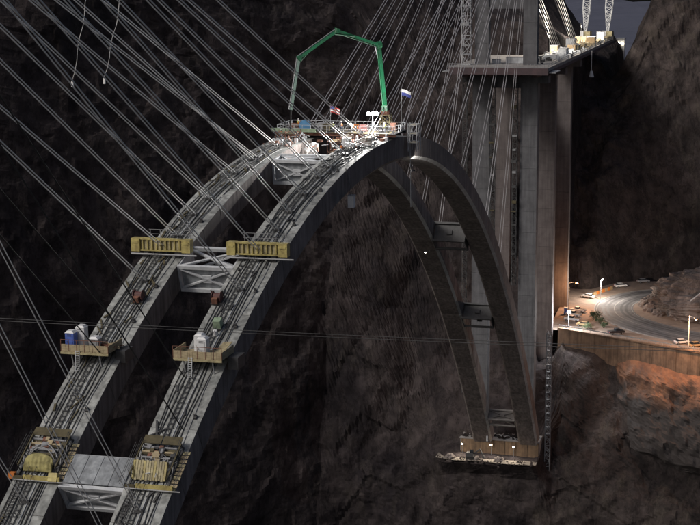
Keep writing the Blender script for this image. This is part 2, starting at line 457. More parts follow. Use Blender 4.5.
def road_strip(name, o0, o1, z, m_, i0=0, i1=None):
    pts = RP[i0:i1]; V = []
    for i, q in enumerate(pts):
        p0 = pts[max(i - 1, 0)]; p1 = pts[min(i + 1, len(pts) - 1)]
        d = Vector((p1[0] - p0[0], p1[1] - p0[1], 0)).normalized(); nn = Vector((-d.y, d.x, 0))
        for o in (o0, o1):
            V.append(Vector((q[0], q[1], z)) + nn * (o(q[2]) if callable(o) else o))
    b = MB(); b.add(V, [(2 * i, 2 * i + 2, 2 * i + 3, 2 * i + 1) for i in range(len(pts) - 1)])
    return b
def road_edge(off):
    return road_strip('', off, off, 0, None).v[::2]
struct(road_strip('road', lambda w_: -w_ / 2, lambda w_: w_ / 2, TZ + .02, ASPH).build('road', ASPH))
for nm, o in (('edge_line', lambda w_: w_ / 2 - .5), ('edge_line', lambda w_: -w_ / 2 + .5), ('centre_line', lambda w_: 0.0)):
    struct(road_strip('', lambda w_, o=o: o(w_) - .09, lambda w_, o=o: o(w_) + .09, TZ + .028, PAINTW).build(nm, PAINTW))
for o in (-.31, -.18, .17, .30):
    struct(road_strip('', lambda w_, o=o: o * w_ - .45, lambda w_, o=o: o * w_ + .45, TZ + .024, None).build('tyre_track', mat('worn_asphalt', (.085, .082, .086), (.05, .049, .052), .2, .8)))
# kerb along the outside of the bend
ke = road_strip('', lambda w_: w_ / 2 + .1, lambda w_: w_ / 2 + .5, TZ + .15, None, 34, 100)
kb = MB()
for i in range(0, len(ke.v) - 2, 2):
    a, c, d, e = ke.v[i], ke.v[i + 1], ke.v[i + 3], ke.v[i + 2]
    dn = Vector((0, 0, -.2)); kb.hexa([a + dn, c + dn, d + dn, e + dn], [a, c, d, e])
struct(kb.build('kerb', DECKC))
def rock_lump(name, c, r, h, seed, m_, n=56, label=None, cat=None, rough=.3):
    V = []; F = []; na = n; nr = n // 2
    for i in range(nr + 1):
        ph = i / nr * math.pi * .5
        for j in range(na):
            th = 2 * math.pi * j / na
            d = Vector((math.cos(th) * math.cos(ph), math.sin(th) * math.cos(ph), math.sin(ph)))
            k = 1 + noise.fractal(d * 2.1 + Vector((seed, 0, 0)), 1, 2, 5) * rough + (noise.ridged_multi_fractal(d * 3 + Vector((0, seed, 0)), .9, 2, 4, 1, 2) - 1) * rough * .3
            k += noise.fractal(d * 11 + Vector((seed, 2, 0)), .8, 2, 4) * rough * .22 + (noise.ridged_multi_fractal(d * 7 + Vector((0, seed, 3)), .9, 2, 4, 1, 2) - 1) * rough * .16
            V.append((d.x * r[0] * k, d.y * r[1] * k, d.z * h * k - (1.5 if i == 0 else 0)))
    for i in range(nr):
        for j in range(na):
            a = i * na + j; b_ = i * na + (j + 1) % na
            F.append((a, b_, b_ + na, a + na))
    me = bpy.data.meshes.new(name); me.from_pydata(V, [], F); me.materials.append(m_); me.update()
    o = bpy.data.objects.new(name, me); o.location = c; col.objects.link(o)
    if label: tag(o, label, cat)
    return o
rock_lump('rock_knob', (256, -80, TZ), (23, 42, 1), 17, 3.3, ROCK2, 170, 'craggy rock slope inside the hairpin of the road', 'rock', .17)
for i, (x, y, r_) in enumerate([(262, -36.5, 3.6), (255, -38.2, 3.0), (248.5, -40.8, 2.2)]):
    rock_lump('boulder', (x, y, TZ), (r_, r_ * .9, 1), r_ * .9, 10 + i, ROCK2, 16, ['largest pale boulder at the tip of the knob inside the bend', 'middle pale boulder of three along the inside of the bend', 'smallest pale boulder of three, nearest the retaining wall'][i], 'boulder', .35)

WL = [(219.8, -11.5), (211.8, -28), (199.2, -54), (186.5, -80), (169.5, -115)]
rw = thing('retaining_wall', (211.8, -28, -96), 'long panelled concrete retaining wall below the road, lit orange', 'wall')
for k in range(len(WL) - 1):
    a = Vector((*WL[k], 0)); c = Vector((*WL[k + 1], 0)); L_ = (c - a).length; d = (c - a) / L_
    nn = Vector((-d.y, d.x, 0))
    if nn.x > 0: nn = -nn
    npan = max(1, round(L_ / 4.2))
    for i in range(npan):
        p = a + d * (L_ * i / npan + .04); q = a + d * (L_ * (i + 1) / npan - .04)
        jit = rnd.uniform(0, .06)
        pb = MB()
        pb.hexa([p + Vector((0, 0, -98)), q + Vector((0, 0, -98)), q + nn * (.9 + jit) + Vector((0, 0, -98)), p + nn * (.9 + jit) + Vector((0, 0, -98))],
                [p + Vector((0, 0, -84.4)), q + Vector((0, 0, -84.4)), q + nn * (.5 + jit) + Vector((0, 0, -84.4)), p + nn * (.5 + jit) + Vector((0, 0, -84.4))])
        pb.build('panel', WALLC, rw)
    cb = MB(); cb.bar(a + nn * .3 + Vector((0, 0, -84.15)), c + nn * .3 + Vector((0, 0, -84.15)), 1.0, .45); cb.build('coping', WALLC, rw)
# soil bank under the wall, reddened to carry the sodium light
def soil():
    V = []; F = []; nu, nv = 120, 56
    for i in range(nu):
        u = i / (nu - 1)
        y = -27.5 - 100 * u
        for k in range(len(WL) - 1):
            if WL[k + 1][1] <= y <= WL[k][1] or k == len(WL) - 2:
                g = (WL[k][1] - y) / (WL[k][1] - WL[k + 1][1]); x0 = WL[k][0] + (WL[k + 1][0] - WL[k][0]) * g; break
        for j in range(nv):
            v_ = j / (nv - 1)
            q = Vector((u * 14, v_ * 4.0, 4))
            n_ = noise.fractal(q, .9, 2, 5) * 2.6 + (noise.ridged_multi_fractal(q * 1.7, .9, 2, 4, 1, 2) - 1) * 1.1
            top = -88.2 - 2.6 * math.sin(min(1, u * 3.2) * 1.57) - 1.0 * noise.noise(Vector((u * 9, 0, 0)))
            V.append((x0 + .3 - min(1, v_ * 8) * 2.4 - v_ * 13 - n_ * min(1, v_ * 5) + max(0, v_ - .85) * 50 + max(0, .12 - u) * 90 * v_ + max(0, .07 + .05 * noise.noise(Vector((v_ * 6, 1, 1))) - u) * 110, y, top - v_ ** 1.05 * 30 + n_ * .5 * min(1, v_ * 5)))
    for i in range(nu - 1):
        for j in range(nv - 1):
            a = i * nv + j; F.append((a, a + 1, a + nv + 1, a + nv))
    me = bpy.data.meshes.new('soil_bank'); me.from_pydata(V, [], F); me.materials.append(SODIUM_SOIL); me.update()
    o = bpy.data.objects.new('soil_bank', me); col.objects.link(o); struct(o)
soil()

# ------------------------------------------------------------------ twin arch ribs, cast segment by segment
def arc_stations(x0, x1, step):
    out = [x0]; x = x0
    while x < x1 - 1e-6:
        s = (az(x + .5) - az(x - .5))
        x += step / math.sqrt(1 + s * s); out.append(min(x, x1))
    return out
def make_rib(side, label):
    rib = thing('arch_rib', (0, side * S, az(0)), label, 'arch rib', 'twin concrete arch ribs')
    st = arc_stations(-190, 191.5, 7.4)
    ch = .55
    for i in range(len(st) - 1):
        xa, xb = st[i], st[i + 1]
        if xb - xa < .5: continue
        o = rnd.uniform(-.012, .012)
        rows = []
        for xx, ins in ((xa + .02, .07), (xa + .10, 0), (xa * .67 + xb * .33, 0), (xa * .33 + xb * .67, 0), (xb - .10, 0), (xb - .02, .07)):
            h = HW + o - ins
            sec = [(h, -ins), (h, -(DEP - ch)), (h - ch, -DEP + ins), (-(h - ch), -DEP + ins), (-h, -(DEP - ch)), (-h, -ins)]
            rows.append([L2W(xx, side, 0, b_, c_) for b_, c_ in sec])
        mb = MB(); V = [p for r_ in rows for p in r_]; F = []; MI = []
        for k in range(len(rows) - 1):
            for j in range(6):
                a = k * 6 + j; c = k * 6 + (j + 1) % 6
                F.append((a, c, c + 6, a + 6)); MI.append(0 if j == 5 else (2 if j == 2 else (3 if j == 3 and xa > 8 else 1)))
        F.append((0, 1, 2, 3, 4, 5)[::-1]); F.append(tuple(range(len(V) - 6, len(V)))); MI += [1, 1]
        mb.add(V, F)
        ob = mb.build('segment', [CONC, CONC_SIDE, CONC_SIDE, LIT_EDGE], rib)
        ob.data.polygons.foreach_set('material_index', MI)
    return rib
make_rib(1, 'left concrete arch rib with cables along its top, behind the other rib')
make_rib(-1, 'right concrete arch rib, nearer the road, curving over to the far springing')

# ------------------------------------------------------------------ far skewback, piers, deck, pylons
sk = thing('skewback', (190, 2, -119), 'brown panelled concrete footing where both arch ribs land', 'footing')
b = MB(); b.box((190.4, 1.8, -115.75), (6.6, 24.6, 6.5)); b.build('block', DECKC, sk)
for i in range(7):
    b = MB(); b.box((186.9, -8.6 + 3.46 * i + .02, -115.4), (.5 + .06 * (i % 3), 3.36, 5.2)); b.build('panel', BROWNP, sk)
b = MB(); b.box((187.1, 1.8, -112.55), (1.1, 24.9, .35)); b.build('ledge', DECKC, sk)
poly_sheet('gravel_shelf', [(181.2, -10.3), (187.4, -10.3), (187.4, 21), (182.5, 21), (180.8, 15), (181.6, 6), (180.6, -2)], -118.05, mat('pale_gravel', (.27, .24, .21), (.15, .13, .11), .9, .95, .5))

def column(name, x, y, z0, z1, sx, sy, m_, label, cat, group, lift=6.2):
    t = thing(name, (x, y, z0), label, cat, group)
    n = max(1, round((z1 - z0) / lift)); h = (z1 - z0) / n
    me = None
    for i in range(n):
        mb = MB(); c = Vector((x, y, z0 + h * (i + .5)))
        mb.box(c, (sx, sy * .7, h - .05)); mb.box(c, (sx * .97, sy, h - .06))
        mb.box(c + Vector((0, 0, h / 2)), (sx * .8, sy * .9, .09))
        mb.build('lift', m_, t)
    return t
px_ = [182, 219, 256]
for k, (x, m_) in enumerate(zip(px_, (PIER, PIER2, PIER2, PIER2))):
    for side, nm in ((1, 'left'), (-1, 'right')):
        if side > 0 and k >= 2: continue
        z0 = -103 if k == 0 else (-112 if side < 0 else -100)
        if k == 3: z0 = -90
        column('pier_column', x, side * 7, z0, -2.6, 3.8, 5.0, m_, 'tall concrete pier column under the %s side of the deck, %s row from the arch' % (nm, ORD[k]), 'pier', 'pier columns under the far deck')
    b = MB()
    if k < 2: b.box((x, 0, -2.05), (4.6, 25, 2.1)); b.box((x, 0, -3.5), (3.4, 10.2, 2.2))
    else: b.box((x, -8, -2.05), (4.6, 9, 2.1))
    tag(b.build('pier_cap', PIER if k == 0 else PIER2), 'concrete cap beam across the %s pier row behind the arch' % ORD[k], 'cap beam', 'pier cap beams')
dk = thing('bridge_deck', (180, 0, -1), 'unfinished bridge deck on tall piers at the far side', 'deck')
b = MB(); b.box((198, 0, 1.5), (60, 28.2, .9)); b.build('slab', DECKC, dk)
b = MB(); b.box((290.2, -8.5, 1.5), (124, 11.2, .9)); b.build('slab', DECKC, dk)
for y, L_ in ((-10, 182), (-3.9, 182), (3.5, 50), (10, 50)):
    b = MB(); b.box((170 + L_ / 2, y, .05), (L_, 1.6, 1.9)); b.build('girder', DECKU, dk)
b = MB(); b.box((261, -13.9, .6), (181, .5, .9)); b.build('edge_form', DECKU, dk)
rl = MB()
for x in range(169, 352, 3): rl.bar((x, -13.95, 1.95), (x, -13.95, 3.05), .09)
for z in (2.45, 3.0): rl.bar((169, -13.95, z), (351, -13.95, z), .07)
rl.build('railing', STEELG, dk)
b = MB(); b.box((167.6, 0, 1.0), (.35, 28.4, 1.9)); b.build('edge_form', DECKU, dk)
fe = MB()
for i in range(30): fe.bar((168.2, -14 + i * .97, 1.95), (168.2, -14 + i * .97, 3.05), .09)
for z in (2.45, 3.0): fe.bar((168.2, -14, z), (168.2, 14, z), .07)
fe.build('railing', STEELG, dk)
for y in (15.2, -15.1):
    b = MB(); b.box((174, y, .6), (10, 1.9, .25)); b.build('outrigger_walkway', STEELG, dk)

for side, nm in ((1, 'left'), (-1, 'right')):
    t = column('pylon', 182, side * 7, 1.95, 68, 3.2, 4.0, PIER, 'far %s stay pylon, a square concrete tower rising from the deck' % nm, 'pylon', 'temporary stay pylons')
    t2 = column('pylon', -176.5, side * 7, -75, 68, 3.2, 4.0, PIER, 'near %s stay pylon beyond the left border of the view' % nm, 'pylon', 'temporary stay pylons')
b = MB(); b.box((182, 0, 19.5), (2.2, 10.2, 2.6)); b.box((180.8, 0, 18.0), (.5, 10.2, .35))
tag(b.build('pylon_crossbeam', PIER), 'dark crossbeam between the two far stay pylons', 'beam')

def lattice(mb, p, q, w0, w1, nb, bar=.12, ref=Vector((1, 0, 0))):
    p = Vector(p); q = Vector(q); d = (q - p).normalized()
    s = d.cross(ref).normalized(); u = s.cross(d).normalized()
    C = [(-1, -1), (1, -1), (1, 1), (-1, 1)]
    prev = None
    for i in range(nb + 1):
        g = i / nb; c = p.lerp(q, g); w_ = (w0 + (w1 - w0) * g) / 2
        r_ = [c + s * (a * w_) + u * (b_ * w_) for a, b_ in C]
        for k in range(4):
            mb.bar(r_[k], r_[(k + 1) % 4], bar * .7)
            if prev:
                mb.bar(prev[k], r_[k], bar)
                mb.bar(prev[k], r_[(k + 1) % 4], bar * .7) if i % 2 else mb.bar(prev[(k + 1) % 4], r_[k], bar * .7)
        prev = r_
def mast(loc, z0, z1, w_, label, m_=STEELD, nb=None, bits=True):
    t = thing('hoist_mast', (loc[0], loc[1], z0), label, 'hoist mast', 'lattice hoist masts on the piers')
    mb = MB(); lattice(mb, (loc[0], loc[1], z0), (loc[0], loc[1], z1), w_, w_, nb or int((z1 - z0) / w_ / 1.1), .13); mb.build('lattice', m_, t)
    if bits:
        z = z0 + 3
        while z < z1 - 2:
            mb = MB(); mb.box((loc[0] - w_ * .2, loc[1] + rnd.uniform(-.3, .3), z), (w_ * .9, w_ * rnd.uniform(.7, 1.2), rnd.uniform(.12, .9)))
            mb.build('landing', rnd.choice([STEELG, STEELD, STEELD, WOODD]), t); z += rnd.uniform(2.2, 6.5)
    return t
mast((179.5, 11.2), 2, 46, 2.5, 'lattice hoist mast on the deck, leftmost beside the left far pylon', STEELW)
mast((179.2, 3.3), -60, -.2, 1.3, 'lattice hoist mast hanging beside the left far pier column')
mast((179.2, -3.2), -62, -.2, 1.3, 'lattice hoist mast hanging beside the right far pier column')
mast((179.5, 11.6), -96, -.2, 1.2, 'slim dark lattice mast left of the far left pier column', STEELD, bits=False)
st_ = thing('stair_tower', (190, -12.6, -112), 'tall pale scaffold stair tower beside the right far springing', 'stair tower')
mb = MB(); lattice(mb, (191.5, -12.4, -123), (191.5, -12.4, -79), 1.5, 1.5, 26, .16); mb.build('lattice', STEELG, st_)
for i in range(15):
    mb = MB(); z = -111 + 2.2 * i; mb.box((191.5, -12.4, z), (1.4, 1.35, .12)); mb.bar((190.9, -12.9, z), (190.9, -11.9, z + 2.1), .35, .12); mb.build('flight', STEELG, st_)

# ------------------------------------------------------------------ stay cables
def stay(A, T, m_, r_, sep, label, group, sag=.06, anchor=True, name='stay_cable'):
    A = Vector(A); T = Vector(T)
    t = thing(name, A, label, 'stay cable', group)
    for s in (-1, 1):
        a = A + Vector((0, s * sep, 0)); q = T + Vector((0, s * sep * .7, 0))
        pts = [a.lerp(q, i / 6) - Vector((0, 0, sag * 4 * (i / 6) * (1 - i / 6))) for i in range(7)]
        mb = MB(); mb.tube(pts, r_, 6); mb.build('strand', m_, t)
    if anchor:
        mb = MB(); d = (T - A).normalized(); mb.box(A - d * .15, (.5, sep * 2 + .5, .5)); mb.build('anchor', STEELD, t)
    return t
NEAR = {1: [(-103, 60.8), (-66, 55.0), (-58, 53.4), (-54, 61.4), (-47, 62.8), (-41, 63.8), (-29, 61.0), (-20.5, 65.7), (-18.8, 59.8), (-8, 64.4)],
        -1: [(-109, 57.5), (-103, 61.4), (-67, 58.3), (-58, 58.1), (-51, 58.6), (-45, 62.5), (-38, 60.8), (-30, 62.1), (-24, 60.7), (-15, 60.1), (-8, 58.8), (0, 62.5)]}
for side, nm in ((1, 'left'), (-1, 'right')):
    for i, (x, z) in enumerate(NEAR[side]):
        stay((x, side * S, az(x) + .25), (-175, side * 7, z), STRAND, .078 if x > -100 else .055, .27, 'pale twin-strand stay from upper left to the %s rib, %s counting from the lowest' % (nm, ORD[i]), 'near stay cables on the ' + nm + ' rib')
for i, (side, x, z) in enumerate([(1, -82, 58), (1, -74, 60), (-1, -92, 58), (-1, -84, 60)]):
    stay((x, side * S + (1.6 if i % 2 else -1.2), az(x) + .25), (-175, side * 7, z), STRANDD, .045, .05, 'thin unlit stay slanting across the %s rib, %s of two from the bottom' % ('left' if side > 0 else 'right', ORD[i % 2]), 'thin dark cables over the ribs', name='unlit_stay', anchor=False)  # unlit stays; their shade is put into the dark strand colour
FARX = {1: [8, 17, 26, 36, 47, 59, 72, 86, 102, 120], -1: [-2, 12, 22, 32, 43, 54, 66, 79, 93, 110, 130]}
for side, nm in ((1, 'left'), (-1, 'right')):
    for i, x in enumerate(FARX[side]):
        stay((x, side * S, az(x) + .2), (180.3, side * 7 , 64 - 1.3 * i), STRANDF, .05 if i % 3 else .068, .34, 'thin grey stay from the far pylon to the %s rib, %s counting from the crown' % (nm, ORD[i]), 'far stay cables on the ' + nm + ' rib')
for i in range(5):   # back stays behind the far pylons
    for y, nm in ((-10.2, 'right'), (-3.6, 'middle')):
        mb = MB(); mb.tube([(184, y + i * .42 - .8, 26 + i * 2.6), (250 + i * 7, y + i * .5 - .8, 2.2)], .10, 6)
        tag(mb.build('back_stay', STRAND), 'thick pale back stay behind the far pylons, %s bundle, %s from the front' % (nm, ORD[i]), 'stay cable', 'back stays to the far deck')
for i, (y0, y1, z) in enumerate([(0, -80, -1.7), (0, -80, -1.95)]):
    mb = MB(); mb.tube([(-130, 30 - 11 * k, z - .45 + 1.1 * ((k - 5) / 5) ** 2 * .4 + (.06 * k)) for k in range(12)], .028, 5)
    tag(mb.build('highline_cable', STRANDD), '%s of two thin dark cables strung level across the canyon' % ('upper', 'lower')[i], 'cable', 'thin dark level cables')
for i, (a, c) in enumerate([((-100, -2.5, 27.5), (-100, -.1, 17.6)), ((-100, -6.5, 27.5), (-100, -3.9, 18.0))]):
    a = Vector(a); c = Vector(c)
    mb = MB(); mb.tube([a.lerp(c, k / 8) + Vector((0, .12 * math.sin(k * 1.7), 0)) for k in range(9)], .03, 5)
    mb.box(c - Vector((0, 0, .2)), (.2, .22, .6))
    tag(mb.build('tag_line', STRAND), 'slack white tag line dangling among the stays, %s one' % ('left', 'right')[i], 'rope', 'dangling tag lines')

# ------------------------------------------------------------------ cross struts between the ribs
def strut(x, label, length=4.2, m_=STEELW, panel=False, plain=False, bracket=True, c0=-.25, depth=3.6):
    O, t, y, n = frame(x, 0)
    O = Vector((x, 0, az(x)))
    root = thing('cross_strut', O - n * 4, label, 'strut', 'steel struts between the ribs')
    W = S - HW - .02
    def P(a, b_, c): return O + t * a + Vector((0, b_, 0)) + n * c
    for a in (-length / 2, length / 2):
        for c in (c0, c0 - depth):
            mb = MB(); mb.bar(P(a, -W, c), P(a, W, c), .5, .5, n); mb.build('chord', m_, root)
    for a in (-length / 2, length / 2):                       # braced faces
        for s in (() if plain else (-1, 1)):
            mb = MB(); mb.bar(P(a, -W + .3, c0 - depth / 2 + s * (depth / 2 - .3)), P(a, W - .3, c0 - depth / 2 - s * (depth / 2 - .3)), .2 + .02 * s, .42, t); mb.build('brace', m_, root)
        mb = MB(); mb.box(P(a, 0, c0 - depth / 2), (.3, 1.3, 1.1), (t, y, n)); mb.build('gusset', m_, root)
    mb = MB(); mb.box(P(-length / 2 + .32, 0, c0 - depth / 2), (.06, 2 * W - .6, depth - .3), (t, y, n)); mb.build('web_plate', SHEET if m_ is STEELW else m_, root)
    for s in (() if plain else (-1, 1)):                                         # top bracing
        mb = MB(); mb.bar(P(-length / 2 + .3, -s * (W - .3), c0), P(length / 2 - .3, s * (W - .3), c0), .4, .22 + .02 * s, n); mb.build('top_brace', m_, root)
    for s in (-1, 1):
        mb = MB(); mb.box(P(0, s * (W - .12), c0 - depth / 2), (length + .6, .2, depth + .3), (t, y, n)); mb.build('end_plate', m_, root)
    if panel:
        for k in range(4):
            mb = MB(); mb.box(P(.2, -W + .95 + k * 1.92 + .1, c0 + .36 + .01 * k), (length * .95, 1.86, .1), (t, y, n)); mb.build('deck_sheet', SHEET if m_ is STEELW else m_, root)
    return root
strut(-59, 'white braced steel strut between the ribs beside the yellow beams', 5.2)
strut(-98.4, 'white braced steel strut with sheeted top at the lower left', 4.6, panel=True)
strut(-17, 'white braced steel strut just below the crown works', 4.4)
strut(106, 'dark steel strut high between the far rib legs', 5.0, STEELD, panel=True, plain=True, depth=4.6)
strut(143, 'dark steel strut midway between the far rib legs', 4.6, STEELD, panel=True, plain=True, depth=4.4)
strut(183, 'low concrete strut between the far rib feet', 3.0, DECKC, depth=3.4)

# ------------------------------------------------------------------ walkways, hoses and ducts along the rib tops
def along(side, x0, x1, b_, c, step=3.0, wob=0.0, seed=0):
    pts = []; n_ = int((x1 - x0) / step)
    for i in range(n_ + 1):
        x = x0 + (x1 - x0) * i / n_
        w_ = noise.noise(Vector((x * .11, seed * 7.3, side))) * wob
        pts.append(L2W(x, side, 0, b_ + w_, c))
    return pts
for side, nm in ((1, 'left'), (-1, 'right')):
    t = thing('access_walkway', L2W(-112, side, 0, .2, 0), 'stepped access walkway with rope handrails running up the %s rib' % nm, 'walkway')
    tr = MB(); x = -112.0
    while x < -3:
        O = L2W(x, side, 0, .55, .22); _, tt, yy, n_ = frame(x, side)
        tr.box(O + yy * noise.noise(Vector((x, 0, side))) * .12, (.14, .52 + .08 * math.sin(x * 9), .05), (tt, yy, n_)); x += .8
    tr.build('treads', STEELD, t, kind='stuff')
    for bb in (.24, .86):
        mb = MB(); mb.tube(along(side, -112, -3, bb, .14), .07, 5); mb.build('stringer', STEELD, t)
    for bb in (.12, .98):
        mb = MB(); mb.tube(along(side, -112, -3, bb, 1.0), .03, 5); mb.build('hand_rope', STEELD, t)
        ps = MB(); x = -112.0
        while x < -3:
            ps.bar(L2W(x, side, 0, bb, .05), L2W(x, side, 0, bb, 1.03), .06); x += 2.4
        ps.build('posts', STEELD, t, kind='stuff')
    for k, (bb, r_, wob, m_) in enumerate([(-.55, .075, .35, HOSE), (-.95, .07, .5, HOSE), (1.75, .06, .4, STEELD), (2.15, .06, .5, HOSE), (-1.45, .06, .6, HOSE), (-.25, .06, .25, STEELW), (1.4, .07, .7, HOSE), (-1.8, .05, .5, STEELG)]):
        mb = MB(); mb.tube(along(side, -112, -4 - k, bb, r_ + .03, 2.0, wob, k + 1), r_, 6)
        tag(mb.build('service_hose', m_), ['thick black hose', 'thin black hose', 'dark steel pipe', 'thinnest dark hose, outermost', 'winding black hose', 'pale conduit', 'loosely snaking black hose', 'thin grey cable, outermost'][k] + ' laid along the top of the %s rib' % nm + (', right of the walkway' if k in (0, 1, 4, 5, 7) else ', left of the walkway'), 'hose', 'hoses along the rib tops')

# formwork anchor plates standing on the rib tops
for side, nm in ((1, 'left'), (-1, 'right')):
    db = MB(); rr = random.Random(7 + side)
    for k in range(70):
        x = rr.uniform(-112, -8); bb = rr.choice([rr.uniform(-1.7, -.1), rr.uniform(1.2, 2.4)]); O, tt, yy, n_ = frame(x, side)
        a = rr.gauss(0, .35); d = tt * math.cos(a) + yy * math.sin(a); e = n_.cross(d)
        db.box(L2W(x, side, 0, bb, .08 + rr.uniform(0, .12)), (rr.uniform(.3, 2.6), rr.uniform(.08, .3), rr.uniform(.06, .25)), (d, e, n_))
    o = db.build('site_litter', WOODD if side > 0 else STEELD); o['kind'] = 'stuff'; o['label'] = 'scattered boards and bars lying on the %s rib top' % nm
for side, nm in ((1, 'left'), (-1, 'right')):
    for i, x in enumerate((-90, -74.5, -67, -49, -36, -26)):
        mb = MB(); O, tt, yy, n_ = frame(x, side)
        bb = -1.9 if i % 2 else -2.1
        mb.box(L2W(x, side, 0, bb, .14), (.55, .4, .28), (tt, yy, n_)); mb.box(L2W(x, side, .1, bb, .42), (.2, .3, .3), (tt, yy, n_))
        tag(mb.build('anchor_bracket', STEELD), 'small dark bracket bolted on the %s rib top, %s from the bottom' % (nm, ORD[i]), 'bracket', 'brackets on the rib tops')

# ------------------------------------------------------------------ yellow gantry beams
for side, nm in ((1, 'left'), (-1, 'right')):
    x = -59.5; O = Vector((x, side * S, az(x)))
    t = thing('gantry_beam', O, 'yellow steel gantry beam laid across the %s rib' % nm, 'gantry', 'yellow gantry beams')
    zc = 1.75
    mb = MB(); mb.box(O + Vector((0, 0, zc)), (.5, 6.1, 1.35)); mb.build('web', YELLOWP, t)
    for dz in (-.78, .78):
        mb = MB(); mb.box(O + Vector((0, 0, zc + dz)), (1.0, 6.2, .2)); mb.build('flange', YELLOW, t)
    for k in range(9):
        mb = MB(); mb.box(O + Vector((-.38, -2.7 + k * .675, zc)), (.25, .13 + .1 * (k % 3 == 0), 1.3)); mb.build('stiffener', YELLOW, t)
    for s in (-1, 1):
        mb = MB(); mb.box(O + Vector((0, s * 3.75, zc - .05)), (1.3, 1.25, 1.85)); mb.box(O + Vector((-.68, s * 3.75, zc + .35)), (.1, .9, .3)); mb.build('end_block', YELLOW, t)
        mb = MB(); mb.box(O + Vector((.2, s * 2.3, .3)), (1.0, .7, 1.6)); mb.build('foot', STEELD, t)
    mb = MB(); mb.tube([O + Vector((-.6, -5.3, .45)), O + Vector((-.6, 4.4, .45))], .13, 6); mb.build('rod', STEELG, t)
    pl = MB(); pl.box(O + Vector((2.1, .2, 2.0)), (2.2, 6.5, .12)); pl.build('plank_floor', WOODD, t)
    rl = MB()
    for yy in (-3, -1.5, 0, 1.5, 3): rl.bar(O + Vector((3.1, yy, 2.0)), O + Vector((3.1, yy, 3.3)), .07)
    for z in (2.65, 3.3): rl.bar(O + Vector((3.1, -3.2, z)), O + Vector((3.1, 3.2, z)), .06)
    rl.build('railing', STEELG, t)
    for s in (-1, 1):
        mb = MB(); mb.bar(O + Vector((3.0, s * 2.6, .9)), O + Vector((3.0, s * 2.6, 2.0)), .2); mb.build('prop', STEELD, t)

# ------------------------------------------------------------------ level work platforms hung on the ribs
def portable_cabin(loc, m_, roofm, label, h=2.3, w_=1.15, rz=0.0, cat='portable toilet'):
    t = thing('portable_toilet', loc, label, cat, 'portable cabins on the platforms')
    WORLDLOC[t] = Vector((0, 0, 0))
    mb = MB(); mb.box((0, 0, h / 2), (w_, w_, h)); mb.build('shell', m_, t)
    mb = MB(); mb.hexa([Vector((-w_ * .54, -w_ * .54, h)), Vector((w_ * .54, -w_ * .54, h)), Vector((w_ * .54, w_ * .54, h)), Vector((-w_ * .54, w_ * .54, h))],
                       [Vector((-w_ * .4, -w_ * .3, h + .28)), Vector((w_ * .4, -w_ * .3, h + .28)), Vector((w_ * .4, w_ * .3, h + .28)), Vector((-w_ * .4, w_ * .3, h + .28))]); mb.build('roof', roofm, t)
    mb = MB(); mb.box((-w_ / 2 - .02, 0, h * .47), (.05, w_ * .74, h * .84)); d = mb.build('door', m_, t)
    mb = MB(); mb.box((-w_ / 2 - .06, w_ * .27, h * .47), (.05, .06, .2)); mb.build('handle', STEELD, d)
    for zz in (.82, .9):
        mb = MB(); mb.box((-w_ / 2 - .055, 0, h * zz), (.02, w_ * .5, .06)); mb.build('vent', STEELD, t)
    t.rotation_euler.z = rz
    return t
def work_platform(side, nm, yoff, label, wing):
    x = -81.5; O = Vector((x, side * S + yoff, az(x) + 1.3))
    t = thing('work_platform', O, label, 'platform', 'platforms hung on the ribs')
    D, W = 4.4, 6.4
    for k in range(8):
        mb = MB(); mb.box(O + Vector((0, -W / 2 + (k + .5) * W / 8, 0)), (D, W / 8 - .04, .16)); mb.build('floor_plank', WOOD, t)
    for dx in (-1.6, 1.6):
        mb = MB(); mb.bar(O + Vector((dx, -W / 2, -.28)), O + Vector((dx, W / 2, -.28)), .22, .34); mb.build('bearer', STEELD, t)
    for k in range(10):
        mb = MB(); mb.box(O + Vector((-D / 2 + .05, -W / 2 + (k + .5) * W / 10, .42)), (.1, W / 10 - .03, .95 + .06 * rnd.random())); mb.build('parapet_board', WOOD, t)
    mb = MB(); mb.box(O + Vector((-D / 2 - .05, 0, -.2)), (.16, W + .1, .24)); mb.build('toe_board', YELLOWP, t)
    for s in ((1, -1) if wing else (-1,)):
        for k in range(4):
            a = O + Vector((-D / 2 + .2 + k * 1.05, s * W / 2, .45)); mb = MB(); mb.box(a + Vector((.45, 0, .0)), (.98, .1, 1.0)); mb.build('side_board', WOOD, t)
    rl = MB()
    for k in range(7): rl.bar(O + Vector((-D / 2, -W / 2 + k * W / 6, 0)), O + Vector((-D / 2, -W / 2 + k * W / 6, 1.55)), .06)
    rl.bar(O + Vector((-D / 2, -W / 2, 1.5)), O + Vector((-D / 2, W / 2, 1.5)), .06)
    rl.build('railing', RUST, t)
    for s in (-1, 1):
        for dx in (-2.0, ):
            mb = MB(); mb.bar(O + Vector((dx, s * 1.9, -.3)), L2W(x - 1.5, side, 0, s * 1.9 + yoff, .02), .14); mb.build('prop', STEELG, t)
    mb = MB(); mb.box(O + Vector((1.2, -W / 2 - .7, -.9)), (2.6, 1.3, 1.6)); mb.build('side_cover', STEELD, t)
    lad = MB(); a = L2W(x - 2.6, side, 0, .9 + yoff, .15); c = O + Vector((-D / 2 - .1, .9, .2))
    for s in (-.25, .25): lad.bar(a + Vector((0, s, 0)), c + Vector((0, s, 0)), .06)
    for k in range(10): q = a.lerp(c, (k + .5) / 10); lad.bar(q - Vector((0, .25, 0)), q + Vector((0, .25, 0)), .05)
    lad.build('ladder', STEELW, t)
    return O
OR_ = work_platform(-1, 'right', -.1, 'plywood work platform on the right rib carrying two white cabins', True)
OL_ = work_platform(1, 'left', .9, 'plywood work platform on the left rib carrying a blue cabin', False)
